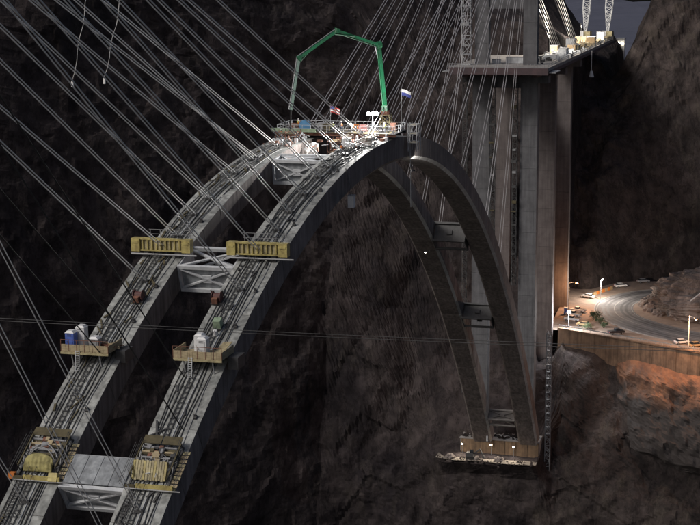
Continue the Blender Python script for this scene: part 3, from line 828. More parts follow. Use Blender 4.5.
portable_cabin(OR_ + Vector((.3, .55, .08)), WHITE, WHITE, 'white portable cabin on the right platform, the one farther back')
portable_cabin(OR_ + Vector((-1.0, -.35, .08)), WHITE, WHITE, 'white portable cabin on the right platform, the one in front', 2.25, 1.25)
portable_cabin(OL_ + Vector((-.9, 2.35, .08)), BLUE, WHITE, 'blue portable cabin with white roof on the left platform', 2.1, 1.15)
portable_cabin(OL_ + Vector((.5, 1.55, .08)), WHITE, WHITE, 'white cabin with rounded roof behind the blue one on the left platform', 2.5, 1.2)
portable_cabin(OL_ + Vector((-.4, -.7, .08)), STEELG, WHITE, 'squat grey cabinet on the left platform beside the timber pile', 1.35, 1.2, cat='cabinet')
tp = thing('timber_pile', OL_ + Vector((.5, -2.3, .08)), 'pile of rusty brown timbers on the left platform', 'timber')
for k in range(11):
    mb = MB(); c = OL_ + Vector((.4 + rnd.uniform(-.7, .7), -2.2 + rnd.uniform(-.6, .6), .2 + .13 * (k // 3)))
    a = rnd.uniform(-.5, .5); d = Vector((math.sin(a), math.cos(a), rnd.uniform(-.05, .12))) * 1.15
    mb.bar(c - d, c + d, .16, .12); mb.build('timber', RUST if k % 3 else WOOD, tp)
tp = thing('plank_stack', OR_ + Vector((.2, -2.3, .08)), 'golden planks leaning at the right end of the right platform', 'timber')
for k in range(6):
    mb = MB(); a = OR_ + Vector((-1.6, -1.5 - .22 * k, .2 + .03 * k)); mb.bar(a, a + Vector((3.6, -.5, 1.0)), .2, .06); mb.build('plank', YELLOWP if k % 2 else WOOD, tp)

# ------------------------------------------------------------------ form travellers at the lower left
def traveller(side, nm, label, tarp):
    x0 = -97.5; O, tt, yy, nn = frame(x0, side)
    t = thing('form_traveller', O, label, 'formwork', 'form travellers on the ribs')
    t.scale = (.74, .74, .74)
    LN = Vector((.42, 0, .907)); LF = Vector((.907, 0, -.42))          # panels lean back towards the crown
    def P(a, b_, c): return O + tt * a + yy * b_ + nn * c
    for s in (-1, 1):          # side trusses
        mb = MB(); mb.bar(P(-4.4, s * 3.2, .45), P(4.6, s * 3.2, .45), .3, .35, nn); mb.build('lower_beam', STEELD, t)
        mb = MB(); mb.bar(P(-2.6, s * 3.2, 1.75), P(4.2, s * 3.2, 1.75), .2, .24, nn); mb.build('upper_beam', WOODD, t)
        for k in range(6):
            a = -2.6 + k * 1.35
            mb = MB(); mb.bar(P(a, s * 3.2, .5), P(a, s * 3.2, 1.7), .14); mb.build('post', STEELD, t)
            if k < 5:
                mb = MB(); mb.bar(P(a, s * 3.2, .6 if k % 2 else 1.6), P(a + 1.35, s * 3.2, 1.6 if k % 2 else .6), .11); mb.build('brace', STEELG, t)
        for k in range(10 if s < 0 else 0):     # planks of the side scaffold
            a = -4.2 + k * .86
            mb = MB(); mb.box(P(a, s * 3.95, .3 + .03 * (k % 3)), (.6, 1.2 + .15 * (k % 2), .08), (tt, yy, nn)); mb.build('side_plank', (YELLOWP if k % 3 == 0 else WOOD) if s < 0 else WOODD, t)
        for c in (1.0, 1.5):
            mb = MB(); mb.bar(P(-4.2, s * 4.55, c), P(4.2, s * 4.55, c), .06); mb.build('side_rail', STEELD, t)
    for k in range(3):          # plank floors stepping up the rib
        mb = MB(); mb.box(P(-.6 + 1.75 * k, .1, .75 + .18 * k), (1.6, 5.9, .12), (tt, yy, nn)); mb.build('floor_leaf', WOODD if k != 1 else STEELD, t)
    for k in range(2):          # upper deck in two leaves
        mb = MB(); mb.box(P(4.7, -1.6 + 3.3 * k, 1.75 + .05 * k), (1.7, 3.1, .14), (tt, yy, nn)); mb.build('upper_deck', WOODD, t)
    for k in range(4):
        mb = MB(); mb.box(P(3.4 - 1.05 * k, .2, 1.35 + .12 * (k % 2)), (.3, 5.8 - .5 * k, .26), (tt, yy, nn)); mb.build('waler', (STEELG, WOOD, STEELG, WOODD)[k], t)
    if not tarp:
        for k in range(13):     # yellow ribbed front shutter
            mb = MB(); mb.box(P(-2.6, 3.0 - k * .44, .5) + LN * 1.5, (.24, .36, 3.0 + .2 * (k % 2)), (LF, yy, LN)); mb.build('shutter_slat', YELLOWP if k % 4 else YELLOW, t)
        mb = MB(); mb.box(P(-2.4, .35, .5) + LN * 1.4, (.1, 5.9, 2.7), (LF, yy, LN)); mb.build('shutter_back', WOODD, t)
        for k in range(8):
            mb = MB(); c = P(-2.5, 2.8 - k * .75,   .5) + LN * 3.0; mb.bar(c, c + LN * rnd.uniform(.4, .9), .08); mb.build('tie_bar', STEELG, t)
    mb = MB(); mb.bar(P(-4.2, -4.3, .75), P(-4.2, 1.9, .75), .45, .8, Vector((0, 0, 1))); mb.build('front_beam', YELLOW, t)
    mb = MB(); mb.bar(P(-4.25, 2.0, .75), P(-4.25, 3.6, .75), .4, .5, Vector((0, 0, 1))); mb.build('front_stub', WOODD, t)
    mb = MB(); mb.tube([P(-4.6, -5.6, .6), P(-4.6, 3.6, .6)], .11, 6); mb.build('front_rod', STEELG, t)
    for k in range(26):
        c = P(rnd.uniform(-1.4, 3.6), rnd.uniform(-2.7, 2.8), 1.05 + rnd.uniform(0, .5))
        mb = MB(); mb.box(c, (rnd.uniform(.3, 1.0), rnd.uniform(.3, 1.1), rnd.uniform(.3, .8)), (tt, yy, nn)); mb.build('jack', rnd.choice([STEELD, STEELD, STEELG, RUST, WOODD, WOOD]), t)
    for k in range(7):
        c = P(rnd.uniform(-2.4, 2.5), rnd.uniform(-3, 3), 1.2); d = (tt * rnd.uniform(-1, 1) + yy * rnd.uniform(-1, 1) + nn * .25).normalized() * rnd.uniform(.7, 1.6)
        mb = MB(); mb.tube([c - d, c + d], .07, 5); mb.build('loose_bar', rnd.choice([STEELG, RUST, STEELW]), t)
    rl = MB()
    for s in (-1, 1):
        for k in range(6): rl.bar(P(-2.6 + k * 1.35, s * 3.25, 1.8), P(-2.6 + k * 1.35, s * 3.25, 2.75), .05)
        for c in (2.3, 2.75): rl.bar(P(-2.6, s * 3.25, c), P(4.2, s * 3.25, c), .045)
    rl.build('railing', STEELD, t, kind='stuff')
    sl = MB()
    for k in range(14): sl.bar(P(-5.2 - k * .6, 1.7, .25), P(-5.2 - k * .6, 2.8, .25), .12)
    for bb in (1.7, 2.8): sl.bar(P(-4.6, bb, .25), P(-14, bb, .0), .1)
    sl.build('track_ladder', STEELD, t)
    return P, t
PR, tR = traveller(-1, 'right', 'form traveller with yellow ribbed shutter on the lower right rib', False)
PL, tL = traveller(1, 'left', 'form traveller with a bulging yellow tarp on the lower left rib', True)
# bulging tarp with hoop pipes
V = []; F = []; nu, nv = 30, 18
LN = Vector((.42, 0, .907)); LF = Vector((.907, 0, -.42))
for i in range(nu):
    for j in range(nv):
        u = i / (nu - 1); v_ = j / (nv - 1)
        h = math.sin(math.pi * u) ** .3
        bul = math.sin(math.pi * v_) ** .8
        V.append(PL(-2.7, 2.7 - 5.0 * u, .5) + LN * (3.0 * v_ * (.45 + .55 * h)) - LF * (.55 * bul * h + .07 * math.sin(u * 46) * bul + .15 * noise.noise(Vector((u * 6, v_ * 6, 1)))))
for i in range(nu - 1):
    for j in range(nv - 1):
        a = i * nv + j; F.append((a, a + nv, a + nv + 1, a + 1))
mb = MB(); mb.add(V, F); tpl = mb.build('tarp', TARPY, tL, smooth=True); tpl.modifiers.new('thickness', 'SOLIDIFY').thickness = .06
for k in range(2):
    mb = MB(); mb.tube([PL(-2.2 + 1.2 * k, 3.0 - 5.8 * i / 18, .5) + LN * (.4 + (3.2 - .3 * k) * math.sin(math.pi * i / 18) ** .7) for i in range(19)], .09, 6); mb.build('hoop_pipe', STEELG, tL)
mb = MB(); mb.box(PL(-3.9, -3.2, .9), (.8, 1.5, 1.4), (LF, Vector((0, 1, 0)), LN)); mb.build('yellow_crate', YELLOW, tL)
mb = MB(); mb.box(PL(-3.9, 3.9, .75), (.9, 1.0, .9)); mb.build('counterweight', ORANGE, tL)

# winches and small kit on the rib tops
def winch(x, side, bb, m_, label, s=1.0):
    t = thing('winch', L2W(x, side, 0, bb, 0), label, 'winch', 'maroon winches')
    O, tt, yy, nn = frame(x, side)
    def P(a, b_, c): return L2W(x, side, a * s, bb + b_ * s, c * s)
    mb = MB(); mb.box(P(0, 0, .18), (1.7 * s, 1.5 * s, .28 * s), (tt, yy, nn)); mb.build('skid', STEELD, t)
    mb = MB(); mb.tube([P(0, -.5, .85), P(0, .5, .85)], .52 * s, 12); mb.build('drum', m_, t)
    for b_ in (-.58, .58):
        mb = MB(); mb.tube([P(0, b_ - .04, .85), P(0, b_ + .04, .85)], .75 * s, 14); mb.build('flange', m_, t)
    mb = MB(); mb.box(P(-.75, .1, .7), (.55 * s, .8 * s, .75 * s), (tt, yy, nn)); mb.build('motor', RUST, t)
    for b_ in (-.8, .8):
        mb = MB(); mb.bar(P(.6, b_, .3), P(.2, b_, 1.75), .12); mb.build('guard', STEELD, t)
winch(-70, 1, -.9, MAROON, 'maroon cable winch on the left rib below the yellow beam')
winch(-69.5, -1, 2.3, MAROON, 'maroon cable winch on the right rib below the yellow beam')
gb = thing('generator', L2W(-75, -1, 0, .3, .1), 'small pale green generator with a white tank on the right rib', 'generator')
O, tt, yy, nn = frame(-75, -1)
mb = MB(); mb.box(L2W(-75, -1, .2, .3, .9), (1.0, 1.0, 1.1), (tt, yy, nn)); mb.build('housing', GREENP, gb)
mb = MB(); mb.box(L2W(-75, -1, .2, .3, .25), (1.3, 1.2, .2), (tt, yy, nn)); mb.build('skid', STEELD, gb)
mb = MB(); mb.tube([L2W(-76.2, -1, 0, .2, .1), L2W(-76.2, -1, 0, .2, .8)], .3, 10); mb.build('tank', WHITE, gb)
sp = MB(); O = Vector((-25.2, -10.95, -7.4))
hb = thing('hanging_basket', O, 'pale box-shaped work basket hanging off the side of the right rib', 'basket')
mb = MB(); mb.box(O + Vector((0, 0, .95)), (1.1, .95, 1.9)); mb.build('box', WHITE, hb)
mb = MB(); mb.box(O + Vector((0, 0, 1.95)), (1.25, 1.1, .1)); mb.build('lid', STEELG, hb)
for s in (-.4, .4):
    mb = MB(); mb.tube([O + Vector((s, 0, 1.95)), O + Vector((s * .3, .9, 6.2))], .04, 5); mb.build('rope', STEELD, hb)
mb = MB(); mb.box(O + Vector((1.6, .45, .7)), (1.6, .8, 1.4)); mb.build('dark_frame', STEELD, hb)

# ------------------------------------------------------------------ lamps
def lamp_light(parent, loc, energy, color, radius=.3, spot=None, aim=None, blend=.5):
    l = bpy.data.lights.new('lamp_glow', 'SPOT' if spot else 'POINT')
    l.energy = energy; l.color = color; l.shadow_soft_size = radius
    o = bpy.data.objects.new('lamp_glow', l); col.objects.link(o)
    o.parent = parent; o.location = Vector(loc) - WORLDLOC[parent]
    if spot:
        l.spot_size = R(spot); l.spot_blend = blend
        o.rotation_euler = (Vector(aim) - Vector(loc)).to_track_quat('-Z', 'Y').to_euler()
    return o
def floodlight(base, head, aim, energy, color, label, lens=LAMPW, size=.5, name='floodlight', spot=150, light=True):
    base = Vector(base); head = Vector(head); d = (Vector(aim) - head).normalized()
    t = thing(name, base, label, 'lamp', 'work lights')
    mb = MB(); mb.tube([base, Vector((base.x, base.y, head.z - .1))], .07, 6); mb.build('pole', STEELG, t)
    if (Vector((base.x, base.y, 0)) - Vector((head.x, head.y, 0))).length > .1:
        mb = MB(); mb.tube([Vector((base.x, base.y, head.z - .1)), head + Vector((0, 0, .05))], .05, 6); mb.build('arm', STEELG, t)
    s = d.cross(Vector((0, 0, 1))).normalized(); u = s.cross(d)
    mb = MB(); mb.box(head - d * .16, (size * 1.15, size * .9, .28), (s, u, d)); mb.build('housing', STEELD, t)
    mb = MB(); mb.box(head + d * .01, (size, size * .75, .04), (s, u, d)); mb.build('lens', lens, t)
    if light: lamp_light(t, head + d * .2, energy, color, size * .4, spot, aim)
    return t

# ------------------------------------------------------------------ works at the crown
WHT = (1.0, .97, .93)
fl = floodlight((6, -6.3, 1.1), (6, -6.3, 4.4), (-70, -32, 2), 2600, WHT, 'blazing white floodlight on a mast at the crown works', size=.55, spot=170)
lamp_light(fl, (5.2, -6.3, 4.6), 3600, WHT, .35)
for dy in (-.75, .75):
    d_ = (Vector((-70, -32, 2)) - Vector((6, -6.3, 4.4))).normalized(); s_ = d_.cross(Vector((0, 0, 1))).normalized()
    hc = Vector((6, -6.3, 4.4)) + s_ * dy
    mb = MB(); mb.tube([hc - d_ * .3, hc], .34, 14); hs_ = mb.build('lamp_head', STEELD, fl)
    mb = MB(); mb.tube([hc, hc + d_ * .04], .3, 14); mb.build('lens', LAMPW, hs_)
floodlight((-2.2, -5.0, 0.0), (-2.8, -4.8, 3.3), (-24, 4, -5), 9000, WHT, 'added floodlight on the right rib brightening the left rib and strut', size=.4, spot=150)  # added lamp, brightens the left rib's inner face and the strut
cp = thing('crown_platform', (8, 0, 1), 'railed work platform across both ribs at the crown', 'platform')
for k in range(22):
    mb = MB(); mb.box((8, -10.5 + k, 1.05), (8.4, .95, .1)); mb.build('plank', WOODD if k % 3 else STEELD, cp)
for x in (4.2, 8, 11.8):
    mb = MB(); mb.bar((x, -11, .75), (x, 11, .75), .3, .5); mb.build('bearer', RUST if x < 5 else STEELD, cp)
for yy, m_ in ((7.6, GREENP), (10.4, GREENP), (4.8, GREENP)):
    mb = MB(); mb.bar((3.6, yy - 1.3, 1.45), (3.6, yy + 1.3, 1.45), .35, .6); mb.build('green_beam', m_, cp)
for x in (3.8, 12.2):
    rl = MB()
    for k in range(15): rl.bar((x, -10.6 + k * 1.515, 1.1), (x, -10.6 + k * 1.515, 2.4), .07)
    for z in (1.75, 2.35): rl.bar((x, -10.7, z), (x, 10.7, z), .07)
    rl.build('railing', STEELW, cp)
for s in (-1, 1):
    rl = MB()
    for k in range(6): rl.bar((3.8 + k * 1.68, s * 10.7, 1.1), (3.8 + k * 1.68, s * 10.7, 2.4), .07)
    for z in (1.75, 2.35): rl.bar((3.8, s * 10.7, z), (12.2, s * 10.7, z), .07)
    rl.build('railing', STEELW, cp)
def scaffold(name, x0, y0, z0, nx, ny, nz, c, label, m_=STEELG, boards=WOOD):
    t = thing(name, (x0, y0, z0), label, 'scaffold', 'scaffolds at the crown')
    for i in range(nx + 1):
        for j in range(ny + 1):
            mb = MB(); mb.bar((x0 + i * c, y0 + j * c, z0), (x0 + i * c, y0 + j * c, z0 + nz * c + .4), .09); mb.build('standard', m_, t)
    for k in range(1, nz + 1):
        lg = MB()
        for i in range(nx + 1): lg.bar((x0 + i * c, y0, z0 + k * c), (x0 + i * c, y0 + ny * c, z0 + k * c), .07)
        for j in range(ny + 1): lg.bar((x0, y0 + j * c, z0 + k * c + .06), (x0 + nx * c, y0 + j * c, z0 + k * c + .06), .07)
        lg.build('ledgers', m_, t, kind='stuff')
        mb = MB(); mb.box((x0 + nx * c / 2, y0 + ny * c / 2, z0 + k * c - .08), (nx * c * .96, ny * c * .9, .07)); mb.build('board_floor', boards, t)
    for j in (0, ny):
        mb = MB(); mb.bar((x0, y0 + j * c, z0), (x0 + nx * c, y0 + j * c, z0 + nz * c), .07); mb.build('brace', m_, t)
    return t
scaffold('scaffold', -1.5, -3.9, -3.6, 2, 2, 2, 1.9, 'scaffold tower standing in the gap between the ribs below the crown platform', RUST)
scaffold('scaffold', 14.6, -12.3, -3.2, 2, 1, 3, 1.6, 'hanging scaffold on the outer face of the right rib at the crown', STEELW)
scaffold('scaffold', -6.5, -9.4, -.2, 3, 1, 1, 1.7, 'low scaffold on the right rib in front of the crown platform', STEELG)
scaffold('scaffold', -4.0, 5.0, 0, 2, 2, 1, 1.7, 'low scaffold with green boards on the left rib at the crown', RUST, GREENP)
def tarp_sheet(name, c, w_, h, label, seed, m_=TARP, lean=0.0):
    V = []; F = []; n = 14
    for i in range(n):
        for j in range(n):
            u = i / (n - 1) - .5; v_ = j / (n - 1)
            V.append(Vector(c) + Vector((-.5 * noise.noise(Vector((u * 3, v_ * 3, seed))) - lean * (1 - v_), u * w_ * (1 - .18 * noise.noise(Vector((v_ * 2, seed, 0)))), v_ * h + .25 * noise.noise(Vector((u * 4, seed, 2))))))
    for i in range(n - 1):
        for j in range(n - 1):
            a = i * n + j; F.append((a, a + n, a + n + 1, a + 1))
    mb = MB(); mb.add(V, F); o = mb.build(name, m_, smooth=True); o.modifiers.new('thickness', 'SOLIDIFY').thickness = .05
    return tag(o, label, 'tarp', 'tarps at the crown')
tarp_sheet('tarp', (-3.0, 2.2, -2.4), 2.3, 2.4, 'large crumpled white tarp hung between the ribs under the crown platform', 1.2, lean=1.2)
tarp_sheet('tarp', (2.6, -2.4, -1.2), 2.0, 2.2, 'small white tarp hung behind the scaffold tower', 4.7, lean=.3)
tarp_sheet('tarp', (-5.5, -8.2, 0.1), 2.2, 1.1, 'low grey-white tarp draped over the right rib scaffold', 7.9, lean=.8)
tk = thing('liquid_tote', (-7.5, -5.2, .0), 'white caged liquid tote on the right rib below the crown', 'tank')
mb = MB(); mb.box((-7.5, -5.2, .85), (1.25, 1.25, 1.3)); mb.box((-7.5, -5.2, 1.6), (.5, .5, .2)); mb.build('bottle', WHITE, tk)
mb = MB(); mb.box((-7.5, -5.2, .1), (1.35, 1.35, .18)); mb.build('pallet', WOOD, tk)
cg = MB()
for a in (-.66, -.22, .22, .66):
    for s in (-.66, .66):
        cg.bar((-7.5 + a, -5.2 + s, .15), (-7.5 + a, -5.2 + s, 1.5), .04); cg.bar((-7.5 + s, -5.2 + a, .15), (-7.5 + s, -5.2 + a, 1.5), .04)
cg.build('cage', STEELG, tk)
hr = thing('hose_reel', (5.4, 6.0, 1.1), 'round blue hose reel on the crown platform at left', 'reel')
for dx in (-.28, .28):
    mb = MB(); mb.tube([(5.4 + dx - .05, 6, 2.15), (5.4 + dx + .05, 6, 2.15)], 1.0, 18); mb.build('flange', mat('light_blue_paint', (.10, .28, .50), (.07, .2, .38), 1, .5), hr)
mb = MB(); mb.tube([(5.15, 6, 2.15), (5.65, 6, 2.15)], .62, 14); mb.build('drum', STEELD, hr)
for s in (-.6, .6):
    mb = MB(); mb.bar((5.4, 6 + s, 1.1), (5.4, 6, 2.15), .1); mb.build('stand_leg', STEELD, hr)
# loose kit, bars and bundles heaped round the closure
cl = random.Random(21)
for nm_, m_, lab, n_ in (('site_clutter', RUST, 'heap of rusty bars and frames under the crown platform', 70), ('site_clutter', STEELW, 'jumble of pale bars and sheets around the crown closure', 70), ('site_clutter', STEELD, 'dark kit and cables heaped on the crown platform', 70)):
    mb = MB()
    for k in range(n_):
        if m_ is STEELD: c = Vector((cl.uniform(4.2, 11.5), cl.uniform(-10, 10), 1.15 + cl.uniform(0, .7)))
        else: c = Vector((cl.uniform(-10, 3.5), cl.choice([cl.uniform(-9.5, -4.2), cl.uniform(-3.8, 3.8), cl.uniform(4.2, 9.5)]), 0)); c.z = (az(c.x) + cl.uniform(.05, 1.0)) if abs(c.y) > 4 else cl.uniform(-3.2, .6)
        if cl.random() < .6:
            d = Vector((cl.gauss(0, 1), cl.gauss(0, 1), cl.gauss(0, .6))).normalized() * cl.uniform(.4, 1.3); mb.bar(c - d, c + d, cl.uniform(.05, .14))
        else: mb.box(c, (cl.uniform(.2, .9), cl.uniform(.2, .9), cl.uniform(.15, .7)))
    o = mb.build(nm_, m_); o['kind'] = 'stuff'; o['label'] = lab
# crates, drums and kit
KIT = [((9, 9.2), RUST, 'rusty steel crate at the left end of the crown platform'), ((6.2, 2.2), WOODD, 'dark timber crate in the middle of the crown platform'), ((10, -2.0), ORANGE, 'orange tool chest in the middle of the crown platform'), ((7.4, -4.2), MAROON, 'dark maroon tool chest beside the floodlight mast'), ((9.5, -9.3), RUST, 'rusty steel crate at the right end of the crown platform'), ((10.4, 4.4), STEELG, 'grey pump box behind the blue hose reel')]
for (x, y), m_, lab in KIT:
    h = rnd.uniform(.7, 1.3); t = thing('site_box', (x, y, 1.1), lab, 'box', 'boxes on the crown platform')
    mb = MB(); mb.box((x, y, 1.14 + h / 2), (1.2, rnd.uniform(1.0, 1.7), h)); mb.build('body', m_, t)
    mb = MB(); mb.box((x, y, 1.2 + h), (1.28, 1.1, .1)); mb.build('lid', m_, t)
    for s in (-.4, .4):
        mb = MB(); mb.box((x - .62, y + s, 1.1 + h * .5), (.06, .08, h * .8)); mb.build('batten', STEELD, t)

# concrete pump: pedestal, folded green boom, hanging end hose
pp = thing('concrete_pump_boom', (13.2, -7.1, az(13)), 'green jointed concrete pump boom arching over the crown', 'pump boom')
J = [Vector((12.9, -6.85, 4.9)), Vector((12.2, -5.97, 16.1)), Vector((7.2, .38, 18.75)), Vector((2.73, 6.08, 14.2)), Vector((1.68, 7.4, 5.2))]
mb = MB(); lattice(mb, (13.2, -7.1, az(13)), (13.0, -6.95, 3.6), 2.2, 1.6, 3, .18); mb.build('pedestal', YELLOWP, pp)
mb = MB(); mb.tube([(13.0, -6.95, 3.5), (12.95, -6.9, 4.3)], .85, 12); mb.build('slew_ring', RUST, pp)
mb = MB(); mb.box((12.9, -6.9, 4.75), (1.4, 1.0, 1.1)); mb.build('turret', GREEN, pp)
for i in range(4):
    a, c = J[i], J[i + 1]; w0 = (.85, .66, .44, .22)[i]; w1 = (.62, .5, .3, .16)[i]
    d = (c - a).normalized(); s = d.cross(Vector((.61, -.79, 0))).normalized(); s = Vector((.78, .62, 0)) if s.length < .1 else s
    u = d.cross(s).normalized()
    def ring(p, w_): return [p - s * w_ / 2 - u * .25, p + s * w_ / 2 - u * .25, p + s * w_ / 2 + u * .25, p - s * w_ / 2 + u * .25]
    mb = MB(); mb.hexa(ring(a, w0), ring(c, w1)); mb.build('boom_section', GREEN if i < 3 else mat('grey_green_paint', (.20, .29, .25), (.13, .19, .165), 1, .5), pp)
    mb = MB(); mb.tube([a + u * .42, c + u * .42], .09, 6); mb.build('delivery_pipe', STEELG if i > 1 else GREEN, pp)
    if i < 3:
        mb = MB(); mb.tube([c - u * .42, c + u * .42], (.62, .5, .36)[i], 12); mb.build('joint', GREEN, pp)
        e = J[i + 2]; d2 = (e - c).normalized()
        mb = MB(); mb.tube([c - d * 3.4 + s * (-w0 * .7 if i else w0 * .7), c + d2 * 1.0], .1, 6); mb.build('ram', STEELW if i == 0 else GREEN, pp)
mb = MB(); mb.tube([J[4], J[4] + Vector((-.05, .05, -1.4)), J[4] + Vector((.1, .2, -2.6)), J[4] + Vector((.0, .3, -3.8))], .13, 8); mb.build('end_hose', RUBBER, pp)

# flags
def flag(p0, h, stripes, label, wdir):
    p0 = Vector(p0); t = thing('flag', p0, label, 'flag')
    mb = MB(); mb.tube([p0, p0 + Vector((0, 0, h))], .035, 6); mb.build('pole', STEELW, t)
    n = 12; W, H = 1.8, 1.15; wd = Vector(wdir).normalized(); sd_ = Vector((-wd.y, wd.x, 0))
    def pt(u, v_): return p0 + Vector((0, 0, h - H * (1 - v_) - .1 - .5 * u * u)) + wd * (W * u) + sd_ * (.25 * math.sin(u * 7) * u)
    ns = len(stripes)
    for k, m_ in enumerate(stripes):
        V = []; F = []
        for i in range(n):
            V += [pt(i / (n - 1), k / ns), pt(i / (n - 1), (k + 1) / ns)]
        F = [(2 * i, 2 * i + 2, 2 * i + 3, 2 * i + 1) for i in range(n - 1)]
        mb = MB(); mb.add(V, F); o = mb.build('stripe', m_, t); o.modifiers.new('thickness', 'SOLIDIFY').thickness = .03
    return t
flag((18.3, -8.6, -.7), 8.6, [FLAGB, FLAGW], 'white and blue flag on a pole right of the green boom', (-.2, -1, 0))
ff = flag((9.6, 2.5, 1.1), 4.3, [FLAGR, FLAGW, FLAGR, FLAGW, FLAGR], 'red and white striped flag over the middle of the crown platform', (-.2, -1, 0))
mb = MB(); q = Vector((9.6, 2.5, 1.1)) + Vector((-.08, -.38, 3.9)); mb.box(q, (.1, .62, .5)); mb.build('canton', FLAGB, ff)

# workers
def person(loc, rz, label, vest, pose):
    t = thing('person', loc, label, 'person', 'workers on the crown')
    WORLDLOC[t] = Vector((0, 0, 0))
    lift = .35 if pose else .0
    P = {'pel': (0, 0, .95), 'che': (.04 + .12 * pose, 0, 1.32), 'nec': (.07 + .2 * pose, 0, 1.52), 'hed': (.09 + .24 * pose, 0, 1.66), 'top': (.09 + .25 * pose, 0, 1.76),
         'hl': (0, .1, .9), 'kl': (.06, .12, .5), 'al': (-.02, .13, .08), 'tl': (.16, .14, .04), 'hr': (0, -.1, .9), 'kr': (.03 + .1 * pose, -.12, .5), 'ar': (-.06, -.13, .08), 'tr': (.12, -.14, .04),
         'sl': (.05 + .14 * pose, .19, 1.43), 'el': (.02 + .2 * pose, .27, 1.16), 'wl': (.2 + .25 * pose, .25, 1.0 + lift * .5), 'ml': (.27 + .27 * pose, .24, .96 + lift * .5),
         'sr': (.05 + .14 * pose, -.19, 1.43), 'er': (.02 + .15 * pose, -.27, 1.16), 'wr': (.16 + .3 * pose, -.25, .98 + lift), 'mr': (.22 + .32 * pose, -.24, .95 + lift)}
    E = [('pel', 'che'), ('che', 'nec'), ('nec', 'hed'), ('hed', 'top'), ('pel', 'hl'), ('hl', 'kl'), ('kl', 'al'), ('al', 'tl'), ('pel', 'hr'), ('hr', 'kr'), ('kr', 'ar'), ('ar', 'tr'), ('che', 'sl'), ('sl', 'el'), ('el', 'wl'), ('wl', 'ml'), ('che', 'sr'), ('sr', 'er'), ('er', 'wr'), ('wr', 'mr')]
    RAD = {'pel': .15, 'che': .16, 'nec': .06, 'hed': .095, 'top': .07, 'h': .09, 'k': .065, 'a': .045, 't': .04, 's': .065, 'e': .05, 'w': .035, 'm': .04}
    ks = list(P); me = bpy.data.meshes.new('body'); me.from_pydata([P[k] for k in ks], [(ks.index(a), ks.index(c)) for a, c in E], [])
    me.materials.append(DENIM)
    o = bpy.data.objects.new('body', me); col.objects.link(o); o.parent = t
    o.modifiers.new('skin', 'SKIN'); sv = me.skin_vertices[0].data
    for i, k in enumerate(ks):
        r_ = RAD.get(k, RAD.get(k[0], .06)); sv[i].radius = (r_, r_)
    sv[0].use_root = True
    o.modifiers.new('smooth', 'SUBSURF').levels = 1
    def loft(name, rings, m_):
        mb = MB(); n = 12; V = []
        for c, rx, ry in rings: V += [Vector(c) + Vector((math.cos(2 * math.pi * k / n) * rx, math.sin(2 * math.pi * k / n) * ry, 0)) for k in range(n)]
        F = [(i * n + k, i * n + (k + 1) % n, (i + 1) * n + (k + 1) % n, (i + 1) * n + k) for i in range(len(rings) - 1) for k in range(n)]
        F += [tuple(range(n))[::-1], tuple(range(len(V) - n, len(V)))]
        mb.add(V, F); return mb.build(name, m_, t, smooth=True)
    c = P['che']; h = P['hed']
    loft('vest', [((c[0] - .03, 0, .92), .17, .2), ((c[0], 0, 1.2), .18, .23), ((c[0] + .03, 0, 1.42), .15, .24), ((c[0] + .04, 0, 1.5), .09, .12)], vest)
    loft('face', [((h[0] + .015, 0, 1.56), .07, .06), ((h[0] + .02, 0, 1.64), .1, .085), ((h[0] + .02, 0, 1.7), .1, .085)], SKIN)
    loft('hard_hat', [((h[0] + .03, 0, 1.7), .16, .13), ((h[0] + .01, 0, 1.72), .125, .115), ((h[0], 0, 1.8), .1, .095), ((h[0], 0, 1.84), .05, .05)], HARDHAT)
    t.rotation_euler.z = rz
for i, (x, y, z, rz, v_, po, lab) in enumerate([
    (7.0, 7.6, 1.12, 2.6, ORANGE, .3, 'worker in orange vest and white hard hat left of the blue reel'),
    (9.0, 8.4, 1.12, .4, VEST, 0, 'worker in yellow vest by the rusty crate at the left end'),
    (5.0, .6, 1.12, 3.0, VEST, .6, 'worker in yellow vest bending at the front rail below the striped flag'),
    (6.0, -.6, 1.12, 1.2, ORANGE, 0, 'worker in orange vest at the front rail, middle of the platform'),
    (5.2, -8.8, 1.12, 2.4, VEST, 0, 'worker in yellow vest at the right end of the front rail'),
    (-14.0, -6.2, az(-14) + .02, .1, ORANGE, .4, 'worker in orange vest walking up the right rib below the tote'),
    (1.2, 9.0, .02, 1.0, ORANGE, .5, 'worker in orange vest on the left rib under the pump hose')]):
    person((x, y, z), rz, lab, v_, po)
mb = MB(); mb.tube([(17.5, -10.4, -3.3 - .9 * k) if k < 1 else (17.5 + .25 * k, -10.4 + .05 * k - .0 * k, -3.3 - 1.1 * k - .0) for k in range(11)], .06, 6)
tag(mb.build('hanging_hose', WHITE), 'pale hose dangling from the hanging scaffold at the crown', 'hose')
b1 = floodlight((18, -10.6, -5.2), (18.6, -10.9, -7.2), (70, -14, -22), 2600, WHT, 'small lamp under the hanging scaffold at the crown', LAMPS, size=.3, spot=120)

# lamps at the far springing and on the struts
for i, (y, z) in enumerate([(13.2, -114.2), (4.2, -113.9), (-2.7, -114.1)]):
    floodlight((186.2, y, -118.0), (185.6, y, z), (176, y, -119), 800, (1, .88, .72), ['leftmost of the three work lamps on the springing wall', 'middle one of the three work lamps on the springing wall', 'rightmost of the three work lamps on the springing wall'][i], LAMPS, .5, spot=175)
s2 = floodlight((108, 6.2, az(108) - 5.5), (103.2, 6.2, az(106) - 6.2), (95, 6, -60), 120, WHT, 'small white lamp hung under the high far strut', LAMPS, .3)
